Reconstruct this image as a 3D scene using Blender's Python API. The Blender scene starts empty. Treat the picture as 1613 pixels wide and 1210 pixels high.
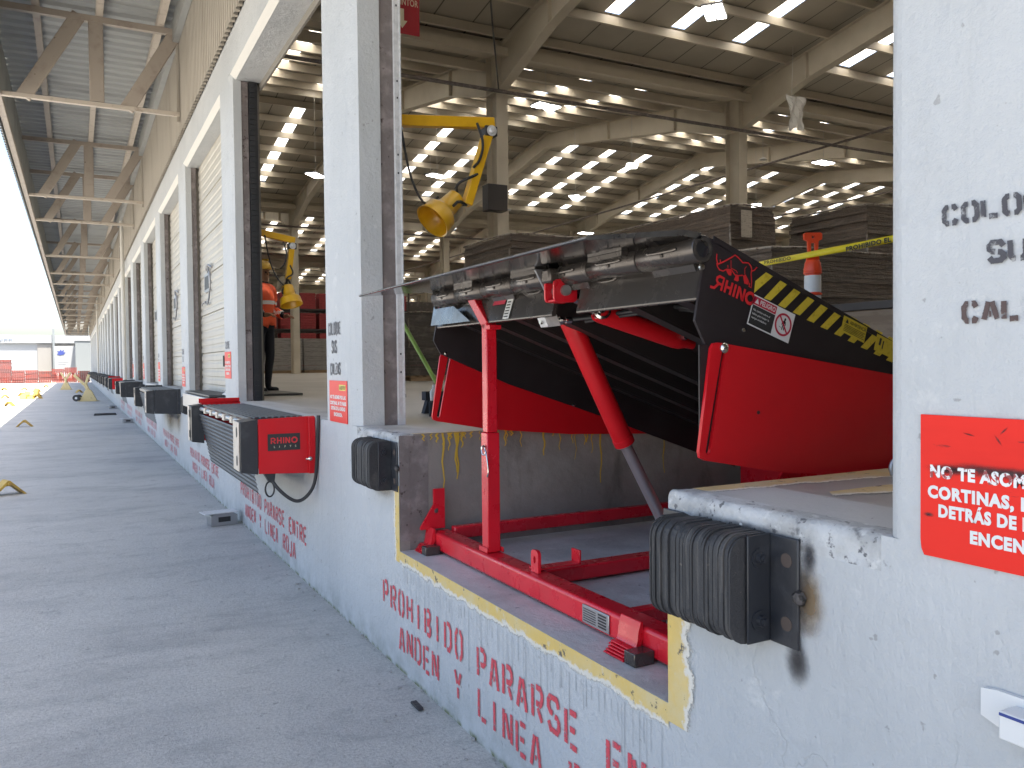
import bpy, bmesh, math, random
from mathutils import Vector, Matrix
from mathutils.geometry import tessellate_polygon
random.seed(7)
R = math.radians
scn = bpy.context.scene
col = scn.collection

# ------------------------------------------------------------------ camera
CAM = Vector((-1.473, 0.0, 1.6))
_yaw, _pitch, _roll = R(27.8547), R(-1.4186), R(0.6)
_F = Vector((math.sin(_yaw)*math.cos(_pitch), math.cos(_yaw)*math.cos(_pitch), math.sin(_pitch)))
_r = Vector((math.cos(_yaw), -math.sin(_yaw), 0)); _u = _r.cross(_F)
_R = _r*math.cos(_roll) - _u*math.sin(_roll); _U = _r*math.sin(_roll) + _u*math.cos(_roll)
cd = bpy.data.cameras.new('camera'); cam = bpy.data.objects.new('camera', cd); col.objects.link(cam)
cam.matrix_world = Matrix(((_R.x, _U.x, -_F.x, CAM.x), (_R.y, _U.y, -_F.y, CAM.y), (_R.z, _U.z, -_F.z, CAM.z), (0, 0, 0, 1)))
cd.sensor_width = 36; cd.lens = 1300/1613*36; cd.clip_start = 0.05; cd.clip_end = 3000
scn.camera = cam

# ------------------------------------------------------------------ world, sun, exposure
SUN = Vector((0.14, -0.40, 1.0)).normalized()          # towards the sun
w = bpy.data.worlds.new('World'); scn.world = w; w.use_nodes = True
nt = w.node_tree; bg = nt.nodes['Background']
sky = nt.nodes.new('ShaderNodeTexSky'); sky.sky_type = 'NISHITA'; sky.sun_disc = False
sky.sun_elevation = math.asin(SUN.z); sky.sun_rotation = math.atan2(SUN.x, SUN.y)
sky.dust_density = 3.0; sky.air_density = 1.0; sky.ozone_density = 1.0
nt.links.new(sky.outputs[0], bg.inputs[0]); bg.inputs[1].default_value = 0.12
sl = bpy.data.lights.new('sun', 'SUN'); sl.energy = 4.6; sl.angle = R(0.5); sl.color = (1, .92, .80)
so = bpy.data.objects.new('sun', sl); col.objects.link(so)
so.rotation_euler = SUN.to_track_quat('Z', 'Y').to_euler()
vs = scn.view_settings; vs.view_transform = 'Standard'; vs.look = 'None'; vs.gamma = 1; vs.exposure = 2.0
scn.cycles.use_denoising = True
scn.cycles.max_bounces = 10; scn.cycles.diffuse_bounces = 6; scn.cycles.transparent_max_bounces = 12
scn.cycles.sample_clamp_indirect = 6.0
scn.cycles.caustics_reflective = False; scn.cycles.caustics_refractive = False

# ------------------------------------------------------------------ materials
def _new(name):
    m = bpy.data.materials.new(name); m.use_nodes = True
    t = m.node_tree; b = t.nodes['Principled BSDF']
    return m, t, b
def _pos(t, scale=(1, 1, 1), local=False):
    if local:
        g = t.nodes.new('ShaderNodeTexCoord'); out = g.outputs['Object']
    else:
        g = t.nodes.new('ShaderNodeNewGeometry'); out = g.outputs['Position']
    mp = t.nodes.new('ShaderNodeMapping'); mp.inputs['Scale'].default_value = scale
    t.links.new(out, mp.inputs[0]); return mp.outputs[0]
def _noise(t, vec, scale, detail=5, rough=.6, dist=0):
    n = t.nodes.new('ShaderNodeTexNoise'); n.inputs['Scale'].default_value = scale
    n.inputs['Detail'].default_value = detail; n.inputs['Roughness'].default_value = rough
    n.inputs['Distortion'].default_value = dist
    t.links.new(vec, n.inputs['Vector']); return n.outputs['Fac']
def _ramp(t, fac, lo, hi, a=0, b=1):
    r = t.nodes.new('ShaderNodeMapRange'); r.interpolation_type = 'SMOOTHSTEP'
    r.inputs[1].default_value = lo; r.inputs[2].default_value = hi
    r.inputs[3].default_value = a; r.inputs[4].default_value = b
    t.links.new(fac, r.inputs[0]); return r.outputs[0]
def _mix(t, fac, a, b):
    m = t.nodes.new('ShaderNodeMix'); m.data_type = 'RGBA'
    if isinstance(fac, (int, float)): m.inputs[0].default_value = fac
    else: t.links.new(fac, m.inputs[0])
    for i, v in ((6, a), (7, b)):
        if isinstance(v, tuple): m.inputs[i].default_value = (*v[:3], 1)
        else: t.links.new(v, m.inputs[i])
    return m.outputs[2]
def _math(t, op, a, b=None):
    m = t.nodes.new('ShaderNodeMath'); m.operation = op
    for i, v in ((0, a), (1, b)):
        if v is None: continue
        if isinstance(v, (int, float)): m.inputs[i].default_value = v
        else: t.links.new(v, m.inputs[i])
    return m.outputs[0]
def _sep(t, vec):
    s = t.nodes.new('ShaderNodeSeparateXYZ'); t.links.new(vec, s.inputs[0]); return s.outputs
def _bump(t, b, h, strength, dist=.01):
    n = t.nodes.new('ShaderNodeBump'); n.inputs['Strength'].default_value = strength
    n.inputs['Distance'].default_value = dist; t.links.new(h, n.inputs['Height'])
    t.links.new(n.outputs[0], b.inputs['Normal'])
def mat(name, c, rough=.5, metal=0, layers=(), bump=None, local=False, coat=0, spec=None, rvar=0):
    """layers: (scale, stretch, colour, lo, hi[, strength]) noise masks mixed over the base colour"""
    m, t, b = _new(name); out = None
    for L in layers:
        sc, st, c2, lo, hi = L[:5]; k = L[5] if len(L) > 5 else 1
        f = _ramp(t, _noise(t, _pos(t, st, local), sc), lo, hi, 0, k)
        out = _mix(t, f, out if out is not None else c, c2)
    if out is not None: t.links.new(out, b.inputs['Base Color'])
    else: b.inputs['Base Color'].default_value = (*c, 1)
    b.inputs['Roughness'].default_value = rough; b.inputs['Metallic'].default_value = metal
    if coat: b.inputs['Coat Weight'].default_value = coat; b.inputs['Coat Roughness'].default_value = .08
    if spec is not None: b.inputs['Specular IOR Level'].default_value = spec
    if rvar:
        t.links.new(_ramp(t, _noise(t, _pos(t, (1, 1, 1), local), 9), .3, .7, max(rough-rvar, .03), rough+rvar), b.inputs['Roughness'])
    if bump:
        _bump(t, b, _noise(t, _pos(t, bump[2] if len(bump) > 2 else (1, 1, 1), local), bump[0], 6, .65), bump[1])
    return m
one = (1, 1, 1)

def m_wall():
    m, t, b = _new('painted_concrete')
    p = _pos(t)
    c = _mix(t, _ramp(t, _noise(t, p, .9, 6, .6), .35, .7), (.495, .505, .505), (.435, .447, .450))
    c = _mix(t, _ramp(t, _noise(t, p, 3.1, 8, .75), .55, .72, 0, .35), c, (.36, .365, .365))
    c = _mix(t, _ramp(t, _noise(t, _pos(t, (2, 6, .5)), 2.2, 6), .55, .78, 0, .5), c, (.39, .395, .39))      # run marks
    c = _mix(t, _ramp(t, _noise(t, p, 26, 3, .5), .69, .73, 0, .6), c, (.24, .23, .22))                       # specks, chips
    c = _mix(t, _ramp(t, _noise(t, p, 5.5, 8, .7), .60, .68, 0, .45), c, (.60, .60, .58))                      # bare plaster patches
    # hairline cracks
    v = t.nodes.new('ShaderNodeTexVoronoi'); v.feature = 'DISTANCE_TO_EDGE'; v.inputs['Scale'].default_value = 1.3
    d = t.nodes.new('ShaderNodeVectorMath'); d.operation = 'ADD'
    nn = t.nodes.new('ShaderNodeTexNoise'); nn.inputs['Scale'].default_value = 5; nn.inputs['Detail'].default_value = 5
    t.links.new(p, nn.inputs['Vector']); sc = t.nodes.new('ShaderNodeVectorMath'); sc.operation = 'SCALE'; sc.inputs['Scale'].default_value = .35
    t.links.new(nn.outputs['Color'], sc.inputs[0]); t.links.new(p, d.inputs[0]); t.links.new(sc.outputs[0], d.inputs[1])
    t.links.new(d.outputs[0], v.inputs['Vector'])
    crack = _math(t, 'MULTIPLY', _ramp(t, v.outputs['Distance'], 0, .008, 1, 0), _ramp(t, _noise(t, p, 1.1), .52, .62))
    c = _mix(t, _math(t, 'MULTIPLY', crack, .16), c, (.2, .2, .2))
    # dirty foot of the wall and green line at the ground
    z = _sep(t, p)[2]
    foot = _math(t, 'MULTIPLY', _ramp(t, z, .02, .22, 1, 0), _ramp(t, _noise(t, p, 6), .35, .7))
    c = _mix(t, _math(t, 'MULTIPLY', foot, .6), c, (.25, .26, .24))
    moss = _math(t, 'MULTIPLY', _ramp(t, z, .0, .03, 1, 0), _ramp(t, _noise(t, p, 10), .4, .6))
    c = _mix(t, moss, c, (.12, .14, .05))
    t.links.new(c, b.inputs['Base Color']); b.inputs['Roughness'].default_value = .62
    h = _math(t, 'ADD', _noise(t, p, 38, 6, .7), _math(t, 'MULTIPLY', _noise(t, p, 7, 5, .6), 2.2))
    h = _math(t, 'ADD', h, _math(t, 'MULTIPLY', _noise(t, _pos(t, (1, 3, .6)), 3), 2.0))
    h = _math(t, 'SUBTRACT', h, _math(t, 'MULTIPLY', crack, .25))
    _bump(t, b, h, .5, .012)
    return m
def m_ground():
    m, t, b = _new('apron_concrete'); p = _pos(t)
    c = _mix(t, _ramp(t, _noise(t, p, .35, 7, .65), .3, .7), (.57, .555, .51), (.485, .472, .435))
    c = _mix(t, _ramp(t, _noise(t, _pos(t, (.45, 1.2, 1)), 1.1, 9, .74, .5), .46, .68, 0, .75), c, (.34, .333, .315))
    c = _mix(t, _ramp(t, _noise(t, _pos(t, (.7, 1.1, 1)), 5.0, 9, .8, .6), .50, .68, 0, .6), c, (.28, .274, .26))
    c = _mix(t, _ramp(t, _noise(t, _pos(t, (1, .4, 1)), 1.6, 7, .7), .54, .70, 0, .5), c, (.55, .545, .52))
    c = _mix(t, _ramp(t, _noise(t, p, 55, 5, .75), .38, .66, 0, .55), c, (.27, .268, .26))
    c = _mix(t, _ramp(t, _noise(t, p, 17, 6, .7), .63, .68, 0, .7), c, (.19, .187, .18))
    c = _mix(t, _ramp(t, _noise(t, p, 30, 4, .65), .66, .71, 0, .6), c, (.66, .655, .63))
    b.inputs['Roughness'].default_value = .8
    t.links.new(c, b.inputs['Base Color'])
    h = _math(t, 'ADD', _noise(t, p, 90, 4, .7), _math(t, 'MULTIPLY', _noise(t, p, 12, 6, .7), 1.5))
    _bump(t, b, h, .7, .012)
    return m
M = {}
M['wall'] = m_wall()
M['ground'] = m_ground()
M['dock_top'] = mat('worn_dock_concrete', (.46, .455, .44), .7, layers=[(2, one, (.34, .33, .315), .45, .7), (9, one, (.5, .5, .49), .6, .68, .7), (30, one, (.12, .12, .12), .68, .73, .6)], bump=(30, .4))
M['edge'] = mat('scraped_dock_edge', (.52, .525, .52), .75, layers=[(6, one, (.38, .38, .37), .40, .6), (26, one, (.60, .60, .58), .56, .68, .7), (34, one, (.13, .13, .135), .58, .67), (11, one, (.10, .10, .105), .60, .70, .8), (5, one, (.55, .36, .12), .70, .73, .8)], bump=(45, .8))
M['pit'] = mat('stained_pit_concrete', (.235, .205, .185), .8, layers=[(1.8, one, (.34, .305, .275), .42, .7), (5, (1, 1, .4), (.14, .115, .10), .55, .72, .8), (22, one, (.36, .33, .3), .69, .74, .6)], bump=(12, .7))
M['pit_floor'] = mat('pit_floor_concrete', (.58, .56, .525), .8, layers=[(2.2, one, (.42, .40, .375), .4, .65), (8, one, (.55, .53, .5), .58, .7, .7), (25, one, (.11, .1, .1), .66, .72, .8)], bump=(30, .5))
M['floor'] = mat('interior_floor', (.36, .345, .32), .45, layers=[(.6, one, (.28, .27, .25), .4, .7), (4, one, (.42, .40, .37), .6, .7, .5)], bump=(40, .1))
M['rust'] = mat('rusty_angle', (.16, .135, .128), .7, layers=[(9, one, (.26, .225, .215), .45, .7), (20, one, (.06, .04, .035), .6, .7)], bump=(40, .4))
M['clad'] = mat('beige_cladding', (.40, .365, .31), .5, layers=[(1.5, (1, 1, .25), (.33, .295, .245), .45, .7)], bump=(20, .05))
M['canopy_sheet'] = mat('zinc_canopy_sheet', (.36, .37, .36), .45, .2, layers=[(1.2, (.4, 1, 1), (.29, .295, .285), .45, .7)])
M['canopy_steel'] = mat('beige_canopy_steel', (.36, .31, .26), .5, layers=[(5, one, (.30, .25, .21), .5, .7), (18, one, (.13, .09, .06), .7, .74)], bump=(40, .1))
M['chord'] = mat('cream_chord_steel', (.50, .44, .37), .5, layers=[(7, one, (.38, .32, .26), .55, .7), (20, one, (.16, .11, .08), .69, .74)])
M['lintel_light_and_pipe'] = mat('lintel_highlight_and_downpipe', (.62, .60, .55), .6)  # paler than the wall: bounce light painted on the lintel chamfer; also downpipe cream
M['door'] = mat('cream_door_panel', (.47, .44, .38), .5, layers=[(1.4, (1, 1, .5), (.40, .37, .31), .45, .7), (9, (1, 3, .6), (.24, .21, .18), .64, .74, .6)], bump=(25, .08))
M['galv'] = mat('galvanised_track', (.66, .66, .66), .4, .25, layers=[(30, one, (.58, .58, .58), .45, .6)])
M['seal'] = mat('black_seal', (.018, .019, .022), .5)
M['roof'] = None
M['steel_beige'] = mat('beige_frame_steel', (.64, .585, .485), .55, layers=[(.8, one, (.56, .505, .41), .4, .7)])
M['purlin'] = mat('beige_purlin', (.60, .545, .45), .5)
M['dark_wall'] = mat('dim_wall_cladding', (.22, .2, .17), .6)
M['red'] = mat('red_enamel', (.56, .008, .014), .36, coat=.06, spec=.3, layers=[(1.2, one, (.50, .008, .014), .4, .7)], rvar=.07, bump=(60, .04))
M['red_frame'] = mat('red_frame_enamel', (.64, .012, .026), .3, coat=.25, layers=[(4, one, (.56, .010, .022), .4, .7)], rvar=.08, bump=(70, .06))
M['black'] = mat('black_enamel', (.022, .017, .018), .42, spec=.3, layers=[(4, one, (.030, .024, .025), .4, .7)], rvar=.1)
M['black_gloss'] = mat('charcoal_gloss_steel', (.085, .076, .070), .24, .55, layers=[(5, (1, .3, 1), (.11, .10, .092), .45, .7)], rvar=.08, bump=(30, .05))
M['lip_under'] = mat('glossy_lip_underside', (.075, .068, .062), .10, .75)
M['lip'] = mat('lip_steel', (.20, .195, .19), .3, .8, layers=[(6, one, (.12, .115, .11), .45, .65)], rvar=.1)
M['under'] = mat('deck_underside', (.02, .018, .018), .5)
M['chrome'] = mat('chromed_steel', (.62, .60, .58), .15, 1.0)
M['rod'] = mat('chromed_lift_rod', (.55, .53, .54), .3, .8)
M['galv_dull'] = mat('raw_steel', (.38, .38, .39), .4, .8)
M['rubber'] = mat('laminated_rubber', (.030, .030, .032), .62, layers=[(7, (1, 9, .7), (.075, .070, .066), .5, .68), (40, one, (.15, .13, .11), .66, .72, .6)], bump=(60, .5))
M['weld'] = mat('burnt_weld', (.11, .10, .095), .45, .6, layers=[(60, one, (.03, .028, .026), .45, .6)], bump=(90, .8))
M['hole'] = mat('dark_brown_hole', (.075, .055, .045), .8)  # dark brown of the flat discs drawn for bolt holes
M['rubber2'] = mat('worn_laminated_rubber', (.038, .036, .036), .75, layers=[(8, (1, 6, .7), (.06, .055, .05), .5, .7), (35, one, (.10, .09, .075), .66, .74, .6)], bump=(60, .5))
M['rub_steel'] = mat('bumper_angle_steel', (.020, .022, .027), .38, layers=[(12, one, (.04, .042, .047), .5, .7), (50, one, (.10, .09, .08), .71, .75, .6)], bump=(50, .12))
M['scorch'] = None
M['yellow'] = mat('yellow_enamel', (.72, .40, .012), .35, coat=.3, layers=[(6, one, (.64, .34, .01), .45, .7)], bump=(50, .04))
M['chock'] = mat('yellow_chock_paint', (.46, .30, .05), .6, layers=[(10, one, (.28, .17, .05), .52, .66)], local=True)
M['cream_stand'] = mat('cream_stand_paint', (.58, .47, .24), .55, layers=[(8, one, (.4, .3, .15), .55, .7)])
M['sign'] = mat('red_sign_face', (.74, .026, .016), .55, spec=.2, layers=[(4, (1, .25, 1), (.66, .022, .014), .5, .7), (22, (1, .35, 2.2), (.22, .02, .02), .645, .70, .75), (40, one, (.5, .1, .08), .72, .76, .6)])
M['sign_far'] = mat('red_sign_face_clean', (.70, .028, .018), .5)
M['white'] = mat('white_paint', (.66, .66, .645), .5)
M['worn_white'] = mat('worn_white_print', (.74, .72, .70), .55, layers=[(55, one, (.30, .05, .05), .53, .58), (16, one, (.25, .07, .07), .6, .66)])
M['black_text'] = mat('black_print', (.02, .02, .02), .6)
M['red_text'] = mat('red_print', (.58, .02, .025), .45)
M['decal_red'] = mat('danger_red', (.42, .012, .04), .4)
M['decal_yellow'] = mat('hazard_yellow', (.60, .46, .04), .45, layers=[(70, one, (.45, .33, .02), .5, .7)])
M['maroon'] = mat('extinguisher_sign', (.34, .012, .022), .45)
M['cream_text'] = mat('cream_print', (.62, .56, .40), .5)
M['orange'] = mat('orange_plastic', (.80, .075, .022), .4)
M['reflect'] = mat('reflective_white', (.72, .73, .74), .3)
M['tape'] = mat('yellow_caution_film', (.74, .60, .02), .35)
M['wood'] = mat('pallet_wood', (.36, .25, .15), .8, layers=[(4, (1, 6, 6), (.26, .17, .1), .45, .65)], local=True)
M['red_wood'] = mat('red_pallet', (.19, .040, .032), .7, layers=[(1.1, one, (.24, .035, .022), .5, .6), (2, one, (.15, .05, .045), .5, .7)])
M['blue_wood'] = mat('blue_pallet', (.045, .075, .19), .7)
M['paper'] = mat('paper_label', (.52, .47, .40), .7, layers=[(30, (1, 1, 4), (.36, .32, .27), .5, .62)])
M['block'] = mat('grey_block', (.34, .33, .32), .8, layers=[(3, (1, 1, 8), (.25, .24, .235), .5, .62)])
M['crate'] = mat('red_crate', (.36, .045, .05), .6, layers=[(6, (1, 1, 4), (.26, .03, .035), .5, .6)])
M['dark_steel'] = mat('dark_rack_steel', (.045, .04, .042), .5)
M['goods'] = mat('dark_wrapped_goods', (.075, .068, .062), .5, layers=[(4, one, (.14, .12, .11), .5, .65)])
M['lamp_glow'] = None
M['cable'] = mat('cable_black', (.02, .02, .022), .5)
M['rope'] = mat('hanging_wire', (.55, .54, .52), .5)
M['white_bld'] = mat('white_far_wall', (.27, .285, .30), .7, layers=[(.2, one, (.24, .255, .27), .4, .7)])
M['grey_and_shade_bld'] = mat('grey_post_and_shaded_wall', (.16, .18, .19), .7)  # the post's own grey; on the annex wall it is shade put into colour
M['beige_bld'] = mat('beige_far_wall', (.21, .205, .195), .7)
M['blue_paint'] = mat('blue_lettering', (.03, .05, .22), .6)
M['vest'] = mat('hi_vis_orange', (.85, .12, .04), .6)
M['navy'] = mat('dark_navy_cloth', (.015, .018, .028), .8)
M['skin'] = mat('skin', (.34, .19, .12), .5)
M['helmet'] = mat('yellow_helmet', (.62, .40, .05), .35)
M['bag'] = mat('white_plastic_bag', (.70, .69, .67), .4)
M['green'] = mat('green_broom_stick', (.13, .24, .03), .4)
M['debris'] = mat('debris', (.33, .32, .30), .9)
M['yl_paint'] = None

def m_emit(name, c, s):
    m, t, b = _new(name); b.inputs['Emission Color'].default_value = (*c, 1); b.inputs['Emission Strength'].default_value = s
    b.inputs['Base Color'].default_value = (.8, .8, .8, 1); return m
M['lamp_glow'] = m_emit('led_glow', (1, .97, .9), 6)
def m_skylight():
    m, t, b = _new('translucent_skylight'); t.nodes.remove(b)
    tr = t.nodes.new('ShaderNodeBsdfTranslucent'); tr.inputs[0].default_value = (.92, .88, .79, 1)
    df = t.nodes.new('ShaderNodeBsdfDiffuse'); df.inputs[0].default_value = (.5, .5, .48, 1)
    mx = t.nodes.new('ShaderNodeMixShader'); mx.inputs[0].default_value = .15
    t.links.new(tr.outputs[0], mx.inputs[1]); t.links.new(df.outputs[0], mx.inputs[2])
    t.links.new(mx.outputs[0], t.nodes['Material Output'].inputs[0]); return m
M['skylight'] = m_skylight()
def m_roof():
    m, t, b = _new('insulated_roof_lining'); p = _pos(t); s = _sep(t, p)
    c = _mix(t, _ramp(t, _noise(t, p, .6, 5), .4, .7), (.47, .435, .37), (.41, .38, .32))
    j = _ramp(t, _math(t, 'PINGPONG', s[0], .475), .012, .022, 1, 0)
    c = _mix(t, _math(t, 'MULTIPLY', j, .8), c, (.05, .045, .04))
    t.links.new(c, b.inputs['Base Color']); b.inputs['Roughness'].default_value = .55; return m
M['roof'] = m_roof()
def m_spray(name, colr, thr=.5):
    """stencilled spray paint: soft overspray edge from the stroke's own UV, worn by noise"""
    m, t, b = _new(name); uv = t.nodes.new('ShaderNodeUVMap'); uv.uv_map = 'stroke'
    u = _math(t, 'ABSOLUTE', _math(t, 'SUBTRACT', _sep(t, uv.outputs[0])[0], .5))
    p = _pos(t)
    e = _math(t, 'ADD', u, _math(t, 'MULTIPLY', _math(t, 'SUBTRACT', _noise(t, p, 130, 4, .7), .5), .30))
    a = _ramp(t, e, .30, .46, 1, 0)
    wear = _ramp(t, _noise(t, p, 55, 6, .75), thr-.22, thr-.05, .18, 1)
    a = _math(t, 'MULTIPLY', a, wear)
    tb = t.nodes.new('ShaderNodeBsdfTransparent'); mx = t.nodes.new('ShaderNodeMixShader')
    t.links.new(a, mx.inputs[0]); t.links.new(tb.outputs[0], mx.inputs[1]); t.links.new(b.outputs[0], mx.inputs[2])
    t.links.new(mx.outputs[0], t.nodes['Material Output'].inputs[0])
    b.inputs['Base Color'].default_value = (*colr, 1); b.inputs['Roughness'].default_value = .6; return m
M['spray_red'] = m_spray('red_stencil_paint', (.62, .065, .085), .56)
M['spray_black'] = m_spray('black_stencil_paint', (.055, .052, .06), .54)
M['spray_brown'] = m_spray('brown_black_stencil_paint', (.075, .045, .04), .52)
def m_worn_yellow(name, ca, cb):
    m, t, b = _new(name); p = _pos(t)
    c = _mix(t, _ramp(t, _noise(t, p, 4, 6, .65), .4, .7), ca, cb)
    c = _mix(t, _ramp(t, _noise(t, p, 13, 8, .75), .585, .62), c, (.11, .09, .07))
    c = _mix(t, _ramp(t, _noise(t, p, 6, 8, .75), .57, .66, 0, .75), c, (.60, .56, .47))
    tb = t.nodes.new('ShaderNodeBsdfTransparent'); mx = t.nodes.new('ShaderNodeMixShader')
    uv = t.nodes.new('ShaderNodeUVMap'); uv.uv_map = 'stroke'; s = _sep(t, uv.outputs[0])
    e = _math(t, 'ADD', s[0], _math(t, 'MULTIPLY', _math(t, 'SUBTRACT', _noise(t, p, 5, 9, .78), .5), 1.5))
    a = _ramp(t, e, .70, .84, 1, 0)
    white = _ramp(t, e, .50, .64, 0, 1)
    c = _mix(t, white, c, (.66, .62, .54))
    t.links.new(c, b.inputs['Base Color']); b.inputs['Roughness'].default_value = .6
    t.links.new(a, mx.inputs[0]); t.links.new(tb.outputs[0], mx.inputs[1]); t.links.new(b.outputs[0], mx.inputs[2])
    t.links.new(mx.outputs[0], t.nodes['Material Output'].inputs[0])
    _bump(t, b, _noise(t, p, 40, 6, .7), .3)
    return m
M['yl_paint'] = m_worn_yellow('worn_yellow_edge_paint', (.66, .46, .13), (.62, .50, .26))
M['yl_paint2'] = m_worn_yellow('dusty_yellow_floor_paint', (.56, .42, .20), (.50, .44, .32))
def m_drip():
    m, t, b = _new('yellow_paint_drips'); b.inputs['Base Color'].default_value = (.58, .37, .04, 1); b.inputs['Roughness'].default_value = .5
    return m
M['drip'] = m_drip()
def m_stain(name, colr, top=.85):
    """a stain with its own soft shape: UV runs from 0 at its centre to 1 at the rim"""
    m, t, b = _new(name); uv = t.nodes.new('ShaderNodeUVMap'); uv.uv_map = 'stroke'; u = _sep(t, uv.outputs[0])[0]
    e = _math(t, 'ADD', u, _math(t, 'MULTIPLY', _math(t, 'SUBTRACT', _noise(t, _pos(t), 14, 6, .7), .5), .7))
    a = _ramp(t, e, .05, .95, top, 0)
    tb = t.nodes.new('ShaderNodeBsdfTransparent'); mx = t.nodes.new('ShaderNodeMixShader')
    t.links.new(a, mx.inputs[0]); t.links.new(tb.outputs[0], mx.inputs[1]); t.links.new(b.outputs[0], mx.inputs[2])
    t.links.new(mx.outputs[0], t.nodes['Material Output'].inputs[0])
    b.inputs['Base Color'].default_value = (*colr, 1); b.inputs['Roughness'].default_value = .8; return m
M['scorch'] = m_stain('weld_scorch', (.035, .03, .03))
M['scorch2'] = m_stain('rust_scorch', (.25, .16, .07))
M['grime'] = m_stain('soft_wall_grime', (.36, .31, .24), top=.5)
M['dirt'] = m_stain('grimy_stain', (.20, .17, .13))
def m_film():
    m, t, b = _new('stretch_wrapped_cardboard'); p = _pos(t)
    c = _mix(t, _ramp(t, _noise(t, _pos(t, (1, 1, 14)), 5, 6, .7), .35, .7), (.195, .148, .115), (.105, .082, .066))
    c = _mix(t, _ramp(t, _noise(t, _pos(t, (1, 1, 3)), 2.2, 6, .7, 1.5), .58, .68, 0, .5), c, (.28, .25, .22))
    c = _mix(t, _ramp(t, _noise(t, _pos(t, (1, 1, 40)), 3, 3, .6), .56, .64, 0, .7), c, (.06, .045, .04))
    t.links.new(c, b.inputs['Base Color']); b.inputs['Roughness'].default_value = .33
    h = _math(t, 'ADD', _noise(t, _pos(t, (1, 1, 22)), 3.2, 5, .7, .8), _noise(t, p, 6, 5, .7, 2))
    _bump(t, b, h, .8, .03); return m
M['film'] = m_film()

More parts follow.
